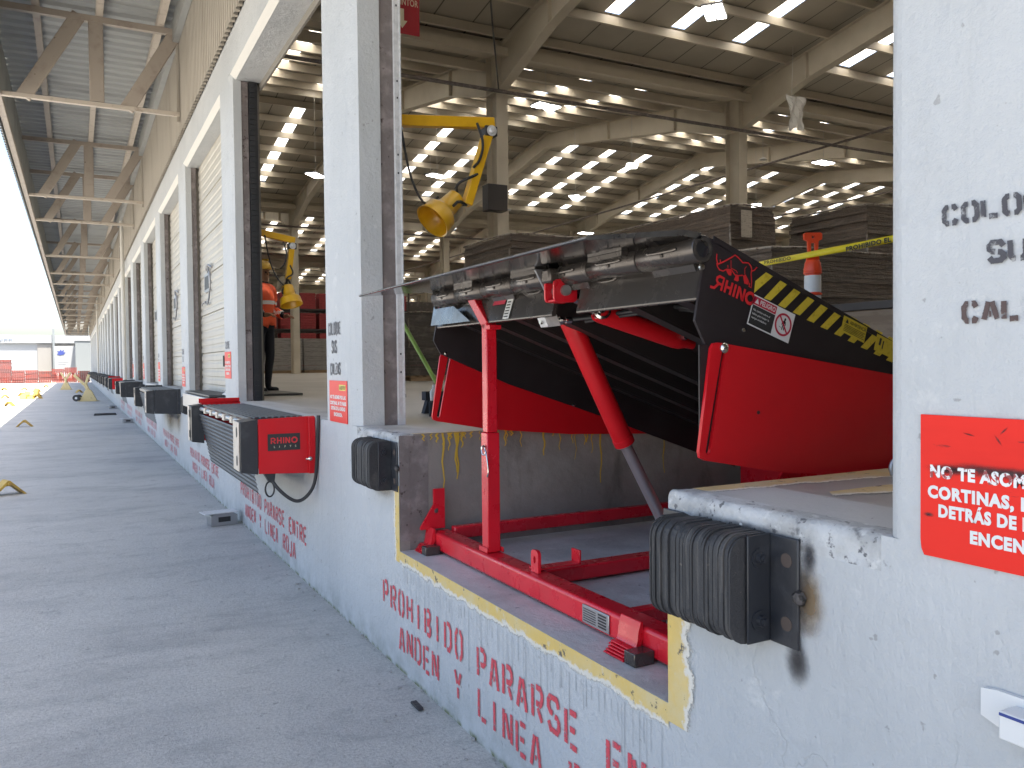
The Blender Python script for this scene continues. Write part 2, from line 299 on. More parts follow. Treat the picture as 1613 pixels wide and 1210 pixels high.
# ------------------------------------------------------------------ mesh helpers
class MB:
    def __init__(self): self.v = []; self.f = []; self.m = []; self.uv = []; self.cur = 0
    def add(self, vs, fs, uvs=None):
        o = len(self.v); self.v += [tuple(p) for p in vs]
        for k, f in enumerate(fs):
            self.f.append([i+o for i in f]); self.m.append(self.cur)
            self.uv.append(uvs[k] if uvs else None)
        return self
    def box(self, x0, x1, y0, y1, z0, z1):
        x0, x1 = sorted((x0, x1)); y0, y1 = sorted((y0, y1)); z0, z1 = sorted((z0, z1))
        return self.add([(x0,y0,z0),(x1,y0,z0),(x1,y1,z0),(x0,y1,z0),(x0,y0,z1),(x1,y0,z1),(x1,y1,z1),(x0,y1,z1)],
            [(0,3,2,1),(4,5,6,7),(0,1,5,4),(1,2,6,5),(2,3,7,6),(3,0,4,7)])
    def bar(self, p0, p1, w, h, up=(0, 0, 1)):
        """rectangular bar from p0 to p1, w across, h along up"""
        p0, p1 = Vector(p0), Vector(p1); d = (p1-p0).normalized(); u = Vector(up)
        s = d.cross(u)
        if s.length < 1e-4: s = d.cross(Vector((1, 0, 0)))
        s.normalize(); u = s.cross(d); s *= w/2; u = u*h/2
        vs = [p0-s-u, p0+s-u, p0+s+u, p0-s+u, p1-s-u, p1+s-u, p1+s+u, p1-s+u]
        return self.add(vs, [(0,1,2,3),(7,6,5,4),(0,4,5,1),(1,5,6,2),(2,6,7,3),(3,7,4,0)])
    def prism(self, pts, axis, a0, a1, holes=(), sidemat=None):
        """polygon in the two other axes extruded along axis from a0 to a1"""
        def P(p, a):
            if axis == 'x': return (a, p[0], p[1])
            if axis == 'y': return (p[0], a, p[1])
            return (p[0], p[1], a)
        loops = [list(pts)] + [list(h) for h in holes]; flat = [p for L in loops for p in L]; n = len(flat)
        tri = tessellate_polygon([[Vector((p[0], p[1], 0)) for p in L] for L in loops]) if (holes or n > 4) else None
        caps = [tuple(t_) for t_ in tri] if tri else [tuple(range(n))]
        vs = [P(p, a0) for p in flat] + [P(p, a1) for p in flat]
        self.add(vs, [c for c in caps] + [tuple(i+n for i in reversed(c)) for c in caps])
        k = self.cur
        if sidemat is not None: self.cur = sidemat
        o = 0; fs = []
        for L in loops:
            m_ = len(L)
            for i in range(m_):
                j = (i+1) % m_; fs.append((o+i, o+j, o+j+n, o+i+n))
            o += m_
        self.add(vs, fs); self.cur = k; return self
    def cyl(self, p0, p1, r0, r1=None, n=20, caps=True):
        r1 = r0 if r1 is None else r1; p0, p1 = Vector(p0), Vector(p1); d = (p1-p0).normalized()
        a = d.orthogonal().normalized(); b = d.cross(a); vs = []
        for p, r in ((p0, r0), (p1, r1)):
            for i in range(n):
                t_ = 2*math.pi*i/n; vs.append(p+a*r*math.cos(t_)+b*r*math.sin(t_))
        fs = [(i, (i+1) % n, (i+1) % n+n, i+n) for i in range(n)]
        if caps: fs += [tuple(range(n))[::-1], tuple(range(n, 2*n))]
        return self.add(vs, fs)
    def lathe(self, p0, axis, prof, n=28):
        """prof: (distance along axis, radius)"""
        p0 = Vector(p0); d = Vector(axis).normalized(); a = d.orthogonal().normalized(); b = d.cross(a); vs = []; fs = []
        for (h, r) in prof:
            for i in range(n):
                t_ = 2*math.pi*i/n; vs.append(p0+d*h+a*r*math.cos(t_)+b*r*math.sin(t_))
        for k in range(len(prof)-1):
            for i in range(n):
                j = (i+1) % n; fs.append((k*n+i, k*n+j, (k+1)*n+j, (k+1)*n+i))
        return self.add(vs, fs)
    def tube(self, pts, r, n=8, smooth=0):
        P_ = [Vector(p) for p in pts]
        for _ in range(smooth):
            Q = [P_[0]]
            for a, b in zip(P_, P_[1:]): Q += [a*.75+b*.25, a*.25+b*.75]
            P_ = Q+[P_[-1]]
        vs = []; fs = []; a = None
        for i, p in enumerate(P_):
            d = (P_[min(i+1, len(P_)-1)]-P_[max(i-1, 0)]).normalized()
            a = d.orthogonal().normalized() if a is None else (a-d*a.dot(d)).normalized()
            b = d.cross(a)
            for k in range(n):
                t_ = 2*math.pi*k/n; vs.append(p+a*r*math.cos(t_)+b*r*math.sin(t_))
        for i in range(len(P_)-1):
            for k in range(n):
                j = (k+1) % n; fs.append((i*n+k, i*n+j, (i+1)*n+j, (i+1)*n+k))
        fs += [tuple(range(n))[::-1], tuple(range((len(P_)-1)*n, len(P_)*n))]
        return self.add(vs, fs)
    def quad(self, a, b, c, d, uv=None): return self.add([a, b, c, d], [(0, 1, 2, 3)], [uv] if uv else None)
    def build(self, name, mats, parent=None, bevel=0, smooth=None, local=False, seg=2):
        me = bpy.data.meshes.new(name)
        off = Vector((0, 0, 0)); q = parent
        while q is not None and not local: off += Vector(q.location); q = q.parent
        me.from_pydata([(p[0]-off.x, p[1]-off.y, p[2]-off.z) for p in self.v], [], self.f)
        mats = mats if isinstance(mats, (list, tuple)) else [mats]
        for mt in mats: me.materials.append(M[mt] if isinstance(mt, str) else mt)
        for p, k in zip(me.polygons, self.m): p.material_index = k
        if any(self.uv):
            L = me.uv_layers.new(name='stroke'); i = 0
            for p, u in zip(me.polygons, self.uv):
                for k, li in enumerate(p.loop_indices): L.data[li].uv = u[k] if u else (0, 0)
        bm = bmesh.new(); bm.from_mesh(me)
        if not any(self.uv): bmesh.ops.recalc_face_normals(bm, faces=bm.faces)
        bm.to_mesh(me); bm.free()
        o = bpy.data.objects.new(name, me); col.objects.link(o)
        if parent is not None: o.parent = parent
        if bevel:
            bv = o.modifiers.new('bevel', 'BEVEL'); bv.width = bevel; bv.segments = seg; bv.limit_method = 'ANGLE'; bv.angle_limit = R(35)
        if smooth or bevel:
            for p in me.polygons: p.use_smooth = True
            me.set_sharp_from_angle(angle=R(smooth or 35))
        return o

def thing(name, label, cat, loc=(0, 0, 0), rz=0, group=None):
    o = bpy.data.objects.new(name, None); col.objects.link(o); o.location = loc; o.rotation_euler = (0, 0, rz)
    o.empty_display_size = .1; o['label'] = label; o['category'] = cat
    if group: o['group'] = group
    return o
def tag(o, label, cat, group=None):
    o['label'] = label; o['category'] = cat
    if group: o['group'] = group
    return o
def structure(o): o['kind'] = 'structure'; return o
def kids(o): return [c for c in bpy.data.objects if c.parent == o]
def copy_tree(o, loc=None, rz=None, label=None, group=None, parent=None):
    ch = kids(o); c = o.copy(); col.objects.link(c)
    if parent is not None: c.parent = parent
    if loc is not None: c.location = loc
    if rz is not None: c.rotation_euler = (0, 0, rz)
    if label: c['label'] = label
    if group: c['group'] = group
    for k in ch: copy_tree(k, parent=c)
    return c

def text_polys(body, bold=0.0, space=1.0):
    cu = bpy.data.curves.new('tmp', 'FONT'); cu.body = body; cu.size = 1; cu.offset = bold; cu.resolution_u = 3; cu.space_character = 1+bold*2.2
    o = bpy.data.objects.new('tmp', cu); col.objects.link(o)
    dg = bpy.context.evaluated_depsgraph_get(); ev = o.evaluated_get(dg); me = ev.to_mesh()
    v = [(p.co.x, p.co.y) for p in me.vertices]; f = [tuple(p.vertices) for p in me.polygons]
    ev.to_mesh_clear(); bpy.data.objects.remove(o); bpy.data.curves.remove(cu)
    return v, f
_cap = None
def put_text(mb, body, org, ux, uy, cap, width=None, bold=0.0, xs=1.0, align='l', skew=0):
    """flat text: org is the baseline start, ux / uy the directions of reading and up, cap the capital height"""
    global _cap
    if _cap is None: _cap = max(p[1] for p in text_polys('H')[0])
    v, f = text_polys(body, bold)
    s = cap/_cap; w0 = max(p[0] for p in v)
    sx = (width/w0) if width else s*xs
    org, ux, uy = Vector(org), Vector(ux).normalized(), Vector(uy).normalized()
    if align == 'c': org = org-ux*(w0*sx/2)
    mb.add([org+ux*((x+skew*y)*sx)+uy*(y*s) for x, y in v], f); return w0*sx

# stencil letters: strokes in a unit cell
_st = [(0, 0), (0, 1)]
GL = {
 'P': [_st, [(.38,1),(.8,1),(1,.86),(1,.6),(.8,.46),(.38,.46)]],
 'R': [_st, [(.38,1),(.8,1),(1,.86),(1,.64),(.8,.5),(.38,.5)], [(.55,.36),(1,0)]],
 'O': [[(.36,1),(.2,1),(0,.82),(0,.18),(.2,0),(.36,0)], [(.64,1),(.8,1),(1,.82),(1,.18),(.8,0),(.64,0)]],
 'H': [_st, [(1,0),(1,1)], [(.3,.5),(.7,.5)]],
 'I': [[(.5,0),(.5,1)]],
 'B': [_st, [(.38,1),(.8,1),(.96,.88),(.96,.7),(.8,.58),(.38,.58)], [(.38,.42),(.82,.42),(1,.3),(1,.12),(.82,0),(.38,0)]],
 'D': [_st, [(.38,1),(.72,1),(1,.8),(1,.2),(.72,0),(.38,0)]],
 'A': [[(0,0),(.38,1)], [(1,0),(.62,1)], [(.42,.3),(.58,.3)]],
 'S': [[(1,.76),(.8,1),(.2,1),(0,.84),(0,.66),(.2,.53),(.42,.51)], [(.6,.47),(.8,.45),(1,.32),(1,.16),(.8,0),(.2,0),(0,.22)]],
 'E': [_st, [(.38,1),(1,1)], [(.38,.5),(.85,.5)], [(.38,0),(1,0)]],
 'N': [_st, [(1,0),(1,1)], [(.27,.9),(.73,.1)]],
 'T': [[(.5,0),(.5,.76)], [(0,1),(1,1)]],
 'Y': [[(.5,0),(.5,.40)], [(.05,1),(.42,.54)], [(.95,1),(.58,.54)]],
 'L': [_st, [(.38,0),(1,0)]],
 'J': [[(.9,1),(.9,.2),(.7,0),(.3,0),(.05,.2)]],
 'C': [[(.95,.78),(.8,1),(.6,1)], [(.36,1),(.2,1),(0,.8),(0,.2),(.2,0),(.36,0)], [(.6,0),(.8,0),(.95,.22)]],
 'U': [[(0,1),(0,.2),(.2,0),(.36,0)], [(.64,0),(.8,0),(1,.2),(1,1)]],
 'Q': [[(.36,1),(.2,1),(0,.82),(0,.18),(.2,0),(.36,0)], [(.64,1),(.8,1),(1,.82),(1,.3),(.9,.14)], [(.62,.12),(.95,-.18)]],
 'Z': [[(.0,1),(1,1)], [(.95,.8),(.05,.2)], [(0,0),(1,0)]],
}
def put_stencil(mb, body, org, ux, uy, cap, lw, pitch, stroke, jitter=.0):
    org, ux, uy = Vector(org), Vector(ux).normalized(), Vector(uy).normalized(); nrm = ux.cross(uy); x = 0; layer = 0
    for ch in body:
        if ch == ' ': x += pitch; continue
        dy = random.uniform(-jitter, jitter)
        for S in GL[ch]:
            P_ = [Vector((p[0]*lw, p[1]*cap+dy)) for p in S]
            layer += 1; h = stroke*.75; k = 1
            o_ = org+nrm*(.0003*(layer % 4))
            # extend the ends by half a stroke for square caps on straight strokes
            d0 = (P_[0]-P_[1]).normalized(); d1 = (P_[-1]-P_[-2]).normalized()
            L = []; Rr = []
            for i, p in enumerate(P_):
                a = (P_[i]-P_[i-1]).normalized() if i else None
                b = (P_[i+1]-P_[i]).normalized() if i < len(P_)-1 else None
                if a is None: n_ = Vector((-b.y, b.x))
                elif b is None: n_ = Vector((-a.y, a.x))
                else:
                    n_ = (Vector((-a.y, a.x))+Vector((-b.y, b.x))).normalized()
                    n_ = n_/max(.5, n_.dot(Vector((-a.y, a.x))))
                L.append(p+n_*h); Rr.append(p-n_*h)
            for i in range(len(P_)-1):
                q = [L[i], Rr[i], Rr[i+1], L[i+1]]
                mb.add([o_+ux*(x+v.x)+uy*v.y for v in q], [(0, 1, 2, 3)], [[(0, 0), (1, 0), (1, 1), (0, 1)]])
        x += pitch
    return x
def rrect(x0, x1, y0, y1, r, n=5, corners=(1, 1, 1, 1)):
    out = []
    for (cx, cy, a0, k) in ((x1-r, y1-r, 0, corners[0]), (x0+r, y1-r, 90, corners[1]), (x0+r, y0+r, 180, corners[2]), (x1-r, y0+r, 270, corners[3])):
        if k:
            for i in range(n+1):
                a = R(a0+90*i/n); out.append((cx+r*math.cos(a), cy+r*math.sin(a)))
        else:
            out.append((cx+r*(1 if a0 in (0, 270) else -1), cy+r*(1 if a0 in (0, 90) else -1)))
    return out
def ring(mb, c, ux, uy, r0, r1, n=32):
    c, ux, uy = Vector(c), Vector(ux), Vector(uy); vs = []
    for r in (r0, r1):
        for i in range(n): a = 2*math.pi*i/n; vs.append(c+ux*r*math.cos(a)+uy*r*math.sin(a))
    mb.add(vs, [(i, (i+1) % n, (i+1) % n+n, i+n) for i in range(n)])
def blot(mb, c, ux, uy, rx, ry, n=24):
    c, ux, uy = Vector(c), Vector(ux), Vector(uy)
    vs = [c]+[c+ux*rx*math.cos(2*math.pi*i/n)+uy*ry*math.sin(2*math.pi*i/n) for i in range(n)]
    fs = [(0, 1+i, 1+(i+1) % n) for i in range(n)]
    mb.add(vs, fs, [[(0, 0), (1, 0), (1, 0)]]*n)
def stroke2d(mb, pts, width, to3):
    """flat mitred stroke of a 2D polyline, mapped to 3D by to3(x, y)"""
    P_ = [Vector(p) for p in pts]; L = []; Q = []
    for i, p in enumerate(P_):
        a = (P_[i]-P_[i-1]).normalized() if i else None
        b = (P_[i+1]-P_[i]).normalized() if i < len(P_)-1 else None
        if a is None: n_ = Vector((-b.y, b.x))
        elif b is None: n_ = Vector((-a.y, a.x))
        else:
            n_ = Vector((-a.y, a.x))+Vector((-b.y, b.x))
            n_ = n_.normalized() if n_.length > 1e-3 else Vector((-a.y, a.x))
        L.append(p+n_*width/2); Q.append(p-n_*width/2)
    for i in range(len(P_)-1):
        mb.add([to3(*L[i]), to3(*Q[i]), to3(*Q[i+1]), to3(*L[i+1])], [(0, 1, 2, 3)])

# ================================================================== SETTING
ZD = 1.235                                    # dock level
ZP = 0.63                                     # pit level
PY0, PY1 = 1.85, 4.05                         # leveler pit along the wall
PITCH = 4.21
g = MB(); g.quad((-400, -60, 0), (0.4, -60, 0), (0.4, 500, 0), (-400, 500, 0))
g.quad((0.4, 101.3, 0), (400, 101.3, 0), (400, 500, 0), (0.4, 500, 0))
structure(g.build('ground', 'ground'))
XF = 79.0; YN, YF = -3.1, 100.9
g = MB()
for (a, b, c_, d) in ((.3, 2.36, YN, PY0), (.3, 2.36, PY1, YF), (2.36, XF, YN, YF)):
    g.quad((a, c_, ZD), (b, c_, ZD), (b, d, ZD), (a, d, ZD))
structure(g.build('floor', 'floor'))

# ================================================================== WAREHOUSE
wh = thing('warehouse', 'long white and beige warehouse with a row of loading docks under a steel canopy', 'warehouse', (0, 0, 0))
# ---- dock wall with the notch of the leveler pit
g = MB()
for (xa, xb, zz) in ((0, .08, ZD-.075), (.08, .3, ZD)):
    g.prism([(YN, -.2), (YF, -.2), (YF, zz), (PY1, zz), (PY1, ZP), (PY0, ZP), (PY0, zz), (YN, zz)], 'x', xa, xb)
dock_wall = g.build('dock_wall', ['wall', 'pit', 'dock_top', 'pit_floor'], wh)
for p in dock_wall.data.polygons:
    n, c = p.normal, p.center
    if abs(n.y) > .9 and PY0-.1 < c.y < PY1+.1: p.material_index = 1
    elif n.z > .9: p.material_index = 2 if c.z > 1 else 3
# rounded and chipped concrete edge of the dock
from mathutils import noise as mnoise
for v in dock_wall.data.vertices:
    pass
def worn_edge(y0, y1):
    n = max(2, int((y1-y0)/.007)); g = MB(); prev = None; rows = []
    for i in range(n+1):
        y = y0+(y1-y0)*i/n; sec = []
        r = .022+.012*mnoise.noise((0, y*5, 3.1))
        path = [(0, -.075), (0, -.06), (0, -.045)]
        path += [(r-r*math.cos(R(a)), -r+r*math.sin(R(a))) for a in (0, 15, 30, 45, 60, 75, 90)] + [(.042, 0), (.052, 0), (.062, 0), (.08, 0)]
        for k, (x, z) in enumerate(path):
            e = 0 if k in (0, len(path)-1) else 1
            q = (x*26, y*26, z*26)
            d = e*(.0035*mnoise.noise(q)+.0045*mnoise.noise((q[0]*.35, q[1]*.35, q[2]*.35+9)))
            c = mnoise.noise((x*9+4, y*9, z*9+2))
            if 2 < k < 12 and c > .28: d -= .018*min(1, (c-.28)*4)
            a = min(90, max(0, (k-2.5)*13)); sec.append((x-d*math.cos(R(a)), y, ZD+z+d*math.sin(R(a))))
        sec += [(.08, y, ZD-.075)]
        m_ = len(sec)
        if prev: g.add(prev+sec, [(k, (k+1) % m_, (k+1) % m_+m_, k+m_) for k in range(m_)])
        else: g.add(sec, [tuple(range(m_))])
        prev = sec
    g.add(prev, [tuple(range(len(prev)))]); return g
for a, b in ((1.152, PY0), (PY1, 4.76)): worn_edge(a, b).build('worn_dock_edge', 'edge', dock_wall, smooth=50)
g = MB()
for a, b in ((YN, 1.152), (4.76, YF)): g.box(0, .08, a, b, ZD-.075, ZD)
g.build('dock_edge', 'wall', dock_wall)
# ---- pit
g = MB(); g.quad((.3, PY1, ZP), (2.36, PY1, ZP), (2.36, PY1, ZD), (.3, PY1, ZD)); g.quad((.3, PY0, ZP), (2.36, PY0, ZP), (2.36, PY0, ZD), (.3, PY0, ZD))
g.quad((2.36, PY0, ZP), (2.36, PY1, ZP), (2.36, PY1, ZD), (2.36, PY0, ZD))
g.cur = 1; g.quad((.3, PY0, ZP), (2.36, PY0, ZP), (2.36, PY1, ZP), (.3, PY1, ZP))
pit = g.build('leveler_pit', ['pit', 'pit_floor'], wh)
g = MB(); g.box(.0, .055, PY1-.004, PY1+.002, ZP+.05, ZD-.004)
g.box(.055, .16, PY1-.002, PY1+.002, ZP, ZD-.006)
g.build('steel_corner_angle', 'rust', pit)
# yellow drips on the far pit wall
g = MB()
for i in range(46):
    x = .10+2.0*random.random()**1.15; L = .03+.09*random.random()**2 + (.3*random.random() if random.random() < .13 else 0); wd = .003+.005*random.random()
    yy = PY1-.0055-.0001*i; pts = [x+.006*math.sin(k*1.7+i) for k in range(7)]
    for k in range(6):
        z0, z1 = ZD-L*k/6, ZD-L*(k+1)/6; t0 = wd*(1-.09*k); t1 = wd*(1-.09*(k+1))
        g.quad((pts[k]-t0, yy, z0), (pts[k]+t0, yy, z0), (pts[k+1]+t1, yy, z1), (pts[k+1]-t1, yy, z1))
g.build('paint_drips', 'drip', pit)
# ---- yellow painted border of the notch (worn towards its outer rim)
g = MB()
def ystrip(a, b, c, d): g.quad(a, b, c, d, [(0, 0), (0, 1), (1, 1), (1, 0)])
xs_ = -.003
n_ = 1
ystrip((xs_, PY0, ZP+.0), (xs_, PY1, ZP+.0), (xs_, PY1, ZP-.085), (xs_, PY0, ZP-.085))
ystrip((xs_, PY1, ZP-.06), (xs_, PY1, .97), (xs_, PY1+.10, .97), (xs_, PY1+.10, ZP-.06))
ystrip((xs_-.001, PY0, .99), (xs_-.001, PY0, ZP-.05), (xs_-.001, PY0-.125, ZP-.05), (xs_-.001, PY0-.125, .99))
g.build('yellow_border', 'yl_paint', dock_wall)
# yellow bands painted on the dock top beside the pit
z = ZD+.0016
for q, uv in ((((.085, PY0-.001, z), (1.5, PY0-.001, z), (1.5, PY0-.22, z), (.085, PY0-.10, z)), [(0, 0), (0, 1), (1, 1), (1, 0)]),
              (((.36, 1.60, z+.0008), (1.5, 1.62, z+.0008), (1.5, 1.36, z+.0008), (.30, 1.53, z+.0008)), [(.2, 0), (.2, 1), (.8, 1), (.8, 0)]),
              (((.085, PY1+.001, z), (2.0, PY1+.001, z), (2.0, PY1+.06, z), (.085, PY1+.06, z)), [(0, 0), (0, 1), (1, 1), (1, 0)])):
    g = MB(); g.quad(*q, uv); g.build('yellow_floor_band', 'yl_paint2', dock_wall)
# ---- stencilled warning, repeated on the wall under every dock
def wall_text(k):
    g = MB(); y0 = 4.315+PITCH*k
    if k: y0 += .22
    put_stencil(g, 'PROHIBIDO', (-.0035, y0, .300), (0, -1, 0), (0, 0, 1), .118, .066, .1215, .0185, .006)
    put_stencil(g, 'PARARSE', (-.0035, y0-1.20, .292), (0, -1, 0), (0, 0, 1), .118, .070, .1175, .019, .006)
    put_stencil(g, 'ENTRE', (-.0035, y0-2.16, .285), (0, -1, 0), (0, 0, 1), .118, .070, .1175, .019, .006)
    g.build('stencilled_warning', 'spray_red', dock_wall); g = MB()
    put_stencil(g, 'ANDEN', (-.0035, y0-.245, .118), (0, -1, 0), (0, 0, 1), .118, .066, .113, .0175, .006)
    put_stencil(g, 'Y', (-.0035, y0-.955, .118), (0, -1, 0), (0, 0, 1), .118, .072, .1175, .0185)
    put_stencil(g, 'LINEA', (-.0035, y0-1.205, .116), (0, -1, 0), (0, 0, 1), .118, .068, .113, .018, .006)
    put_stencil(g, 'ROJA', (-.0035, y0-1.93, .110), (0, -1, 0), (0, 0, 1), .118, .070, .117, .018, .006)
    g.build('stencilled_warning', 'spray_red', dock_wall)
for k in range(0, 8): wall_text(k)
# stains under the docks
g = MB()
blot(g, (-.0045, 1.385, 1.06), (0, 1, 0), (0, 0, 1), .075, .15)
blot(g, (-.0047, 1.375, .90), (0, 1, 0), (0, 0, 1), .045, .075)
blot(g, (-.0042, 1.56, 1.178), (0, 1, 0), (0, 0, 1), .26, .030); blot(g, (-.0043, 1.34, 1.15), (0, 1, 0), (0, 0, 1), .03, .06)
g.build('weld_scorch_marks', 'scorch', dock_wall)
g = MB()
blot(g, (-.0040, 1.345, 1.05), (0, 1, 0), (0, 0, 1), .060, .11)
g.build('rust_scorch_mark', 'scorch2', dock_wall)
g = MB()
for y, z, a, b in ((12.0, .72, .5, .3), (15.8, .66, .9, .32), (14.4, .75, .35, .3), (7.0, .8, .8, .12), (4.32, .92, .25, .06), (20.2, .7, .7, .3), (24.2, .7, .8, .3)):
    blot(g, (-.0040, y, z), (0, 1, 0), (0, 0, 1), a, b)
g.build('grime_stains', 'grime', dock_wall)
# thin dark runs below the sill
g = MB()
for i in range(80):
    y = PY0+.03+2.15*(i+random.random())/80; z1 = ZP-.07-.02*random.random(); L = .04+.28*random.random()**1.7; wd = .0005+.0006*random.random()
    g.quad((-.0025, y-wd, z1), (-.0025, y+wd, z1), (-.0025, y+wd*.5+.003*random.uniform(-1, 1), z1-L), (-.0025, y-wd*.5, z1-L))
g.build('dark_runs', mat('dark_run_marks', (.30, .305, .31), .7), dock_wall)

# ---- pillars
def pillar_mesh(y0, y1, chamfer):
    pts = [(.165, y0), (.165, y1), (.025, y1), (0, y1-.03), (0, y0+.03), (.02, y0)]
    if chamfer: pts = [(.165, y0), (.165, y1), (.02, y1), (0, y1-.02), (0, y0+.14), (.012, y0+.07), (.032, y0)]
    g = MB(); g.prism(pts, 'z', ZD, 4.63); return g
def sub_stencil(par, y1, near):
    g = MB()
    if near:
        put_stencil(g, 'COLOQUE', (-.003, 1.010, 1.857), (0, -1, 0), (.0, .06, 1), .031, .026, .0385, .0085, .001)
        put_stencil(g, 'SUS', (-.003, .922, 1.776), (0, -1, 0), (.0, .03, 1), .033, .026, .0385, .009, .001)
        m_ = 'spray_black'
        h = MB(); put_stencil(h, 'CALZAS', (-.003, .970, 1.671), (0, -1, 0), (.0, .03, 1), .032, .025, .0375, .009, .001)
        h.build('stencilled_word', 'spray_brown', par)
    else:
        put_stencil(g, 'COLOQUE', (-.003, y1-.085, 1.80), (0, -1, 0), (0, 0, 1), .072, .026, .0405, .010, .002)
        put_stencil(g, 'SUS', (-.003, y1-.155, 1.685), (0, -1, 0), (0, 0, 1), .072, .028, .042, .011, .002)
        put_stencil(g, 'CALZAS', (-.003, y1-.12, 1.545), (0, -1, 0), (0, 0, 1), .066, .026, .039, .011, .002)
        m_ = 'spray_black'
    g.build('stencilled_words', m_, par)
p_near = pillar_mesh(.50, 1.147, False).build('pillar', 'wall', wh, bevel=.012)
sub_stencil(p_near, 1.147, True)
p0 = pillar_mesh(4.745, 5.43, True).build('pillar', 'wall', wh)
sub_stencil(p0, 5.43, False)
g = MB(); g.box(.167, .252, 4.757, 5.42, ZD, 4.57); g.build('rusty_jamb_angle', 'rust', p0)
g = MB(); g.box(.256, .288, 4.742, 4.80, ZD, 4.57); g.box(.288, .296, 4.735, 4.80, ZD, 4.57); g.box(.252, .256, 4.752, 4.80, ZD, 4.57)
for z in (1.55, 1.66, 2.05, 2.75, 2.86, 3.2, 3.3, 3.75, 3.85):
    g.cur = 1; g.box(.268, .276, 4.7385, 4.744, z, z+.011)
door_track = g.build('door_track', ['galv', 'seal'], p0)
NP = 23
q0 = None
for k in range(1, NP):
    if q0 is None:
        g = MB(); g.prism([(.108, 4.745), (.108, 5.43), (.02, 5.43), (0, 5.41), (0, 4.875), (.010, 4.80), (.028, 4.745)], 'z', ZD, 4.63); q0 = g.build('pillar', 'wall', wh)
        sub_stencil(q0, 5.43, False)
        g = MB(); g.box(.110, .178, 4.757, 5.42, ZD, 4.57); g.build('rusty_jamb_angle', 'rust', q0)
        q0.location = (0, PITCH, 0); y = 4.745
        g = MB(); g.box(.185, .270, y+PITCH-.005, y+PITCH+.05, ZD, 4.57)
        for i in range(60): g.box(.181+.003*(i % 2), .24, y+PITCH-.02-.004*random.random(), y+PITCH-.005, ZD+i*.0556, ZD+i*.0556+.05)
        g.build('black_door_seal', 'seal', q0)
    else:
        c = q0.copy(); col.objects.link(c); c.parent = wh; c.location = (0, PITCH*k, 0)
        for ch in kids(q0):
            if ch.name.startswith('black_door_seal'): continue
            d = ch.copy(); col.objects.link(d); d.parent = c
# ---- lintel and upper cladding
g = MB(); g.box(0, .30, YN, YF, 4.63, 5.02)
for k in range(-1, NP):
    a = 5.43+PITCH*(k-1) if k > 0 else (1.147 if k == 0 else -3.0); b = 4.745+PITCH*k if k >= 0 else .5
    g.prism([(.055, 4.57), (.30, 4.57), (.30, 4.63), (0, 4.63), (0, 4.615)], 'y', a, b)
lintel = g.build('lintel', 'wall', wh)
g = MB()
for k in range(0, NP):
    a = 5.43+PITCH*(k-1) if k > 0 else 1.147; b = 4.745+PITCH*k
    g.quad((-.002, a+.02, 4.614), (.054, a+.02, 4.568), (.054, b-.02, 4.568), (-.002, b-.02, 4.614))
g.build('lintel_edge_highlight', 'lintel_light_and_pipe', lintel)  # pale strip paints in the ground light that the chamfer catches
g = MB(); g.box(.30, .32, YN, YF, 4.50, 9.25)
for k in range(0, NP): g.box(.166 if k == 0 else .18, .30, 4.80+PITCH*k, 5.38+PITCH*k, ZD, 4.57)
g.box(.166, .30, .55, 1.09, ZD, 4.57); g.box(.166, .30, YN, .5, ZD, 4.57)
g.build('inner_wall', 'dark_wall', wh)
def corrugated(y0, y1, pitch, depth, to3):
    """trapezoid sheet along y; to3(y, d, end) gives the 3D point, end 0 or 1"""
    prof = []; n = int((y1-y0)/pitch)
    for i in range(n):
        y = y0+i*pitch; prof += [(y, 0), (y+pitch*.30, 0), (y+pitch*.42, depth), (y+pitch*.86, depth)]
    prof.append((y0+n*pitch, 0)); g = MB()
    vs = [to3(y, d, 0) for y, d in prof]+[to3(y, d, 1) for y, d in prof]; n = len(prof)
    g.add(vs, [(i, i+1, i+1+n, i+n) for i in range(n-1)]); return g
corrugated(YN, YF, .135, .045, lambda y, d, e: (-.012-d, y, 5.0+(e*4.3))).build('upper_cladding', 'clad', wh)
g = MB(); g.box(-.14, -.06, YN, YF, 6.28, 6.62); g.build('cladding_flashing', 'canopy_sheet', wh)
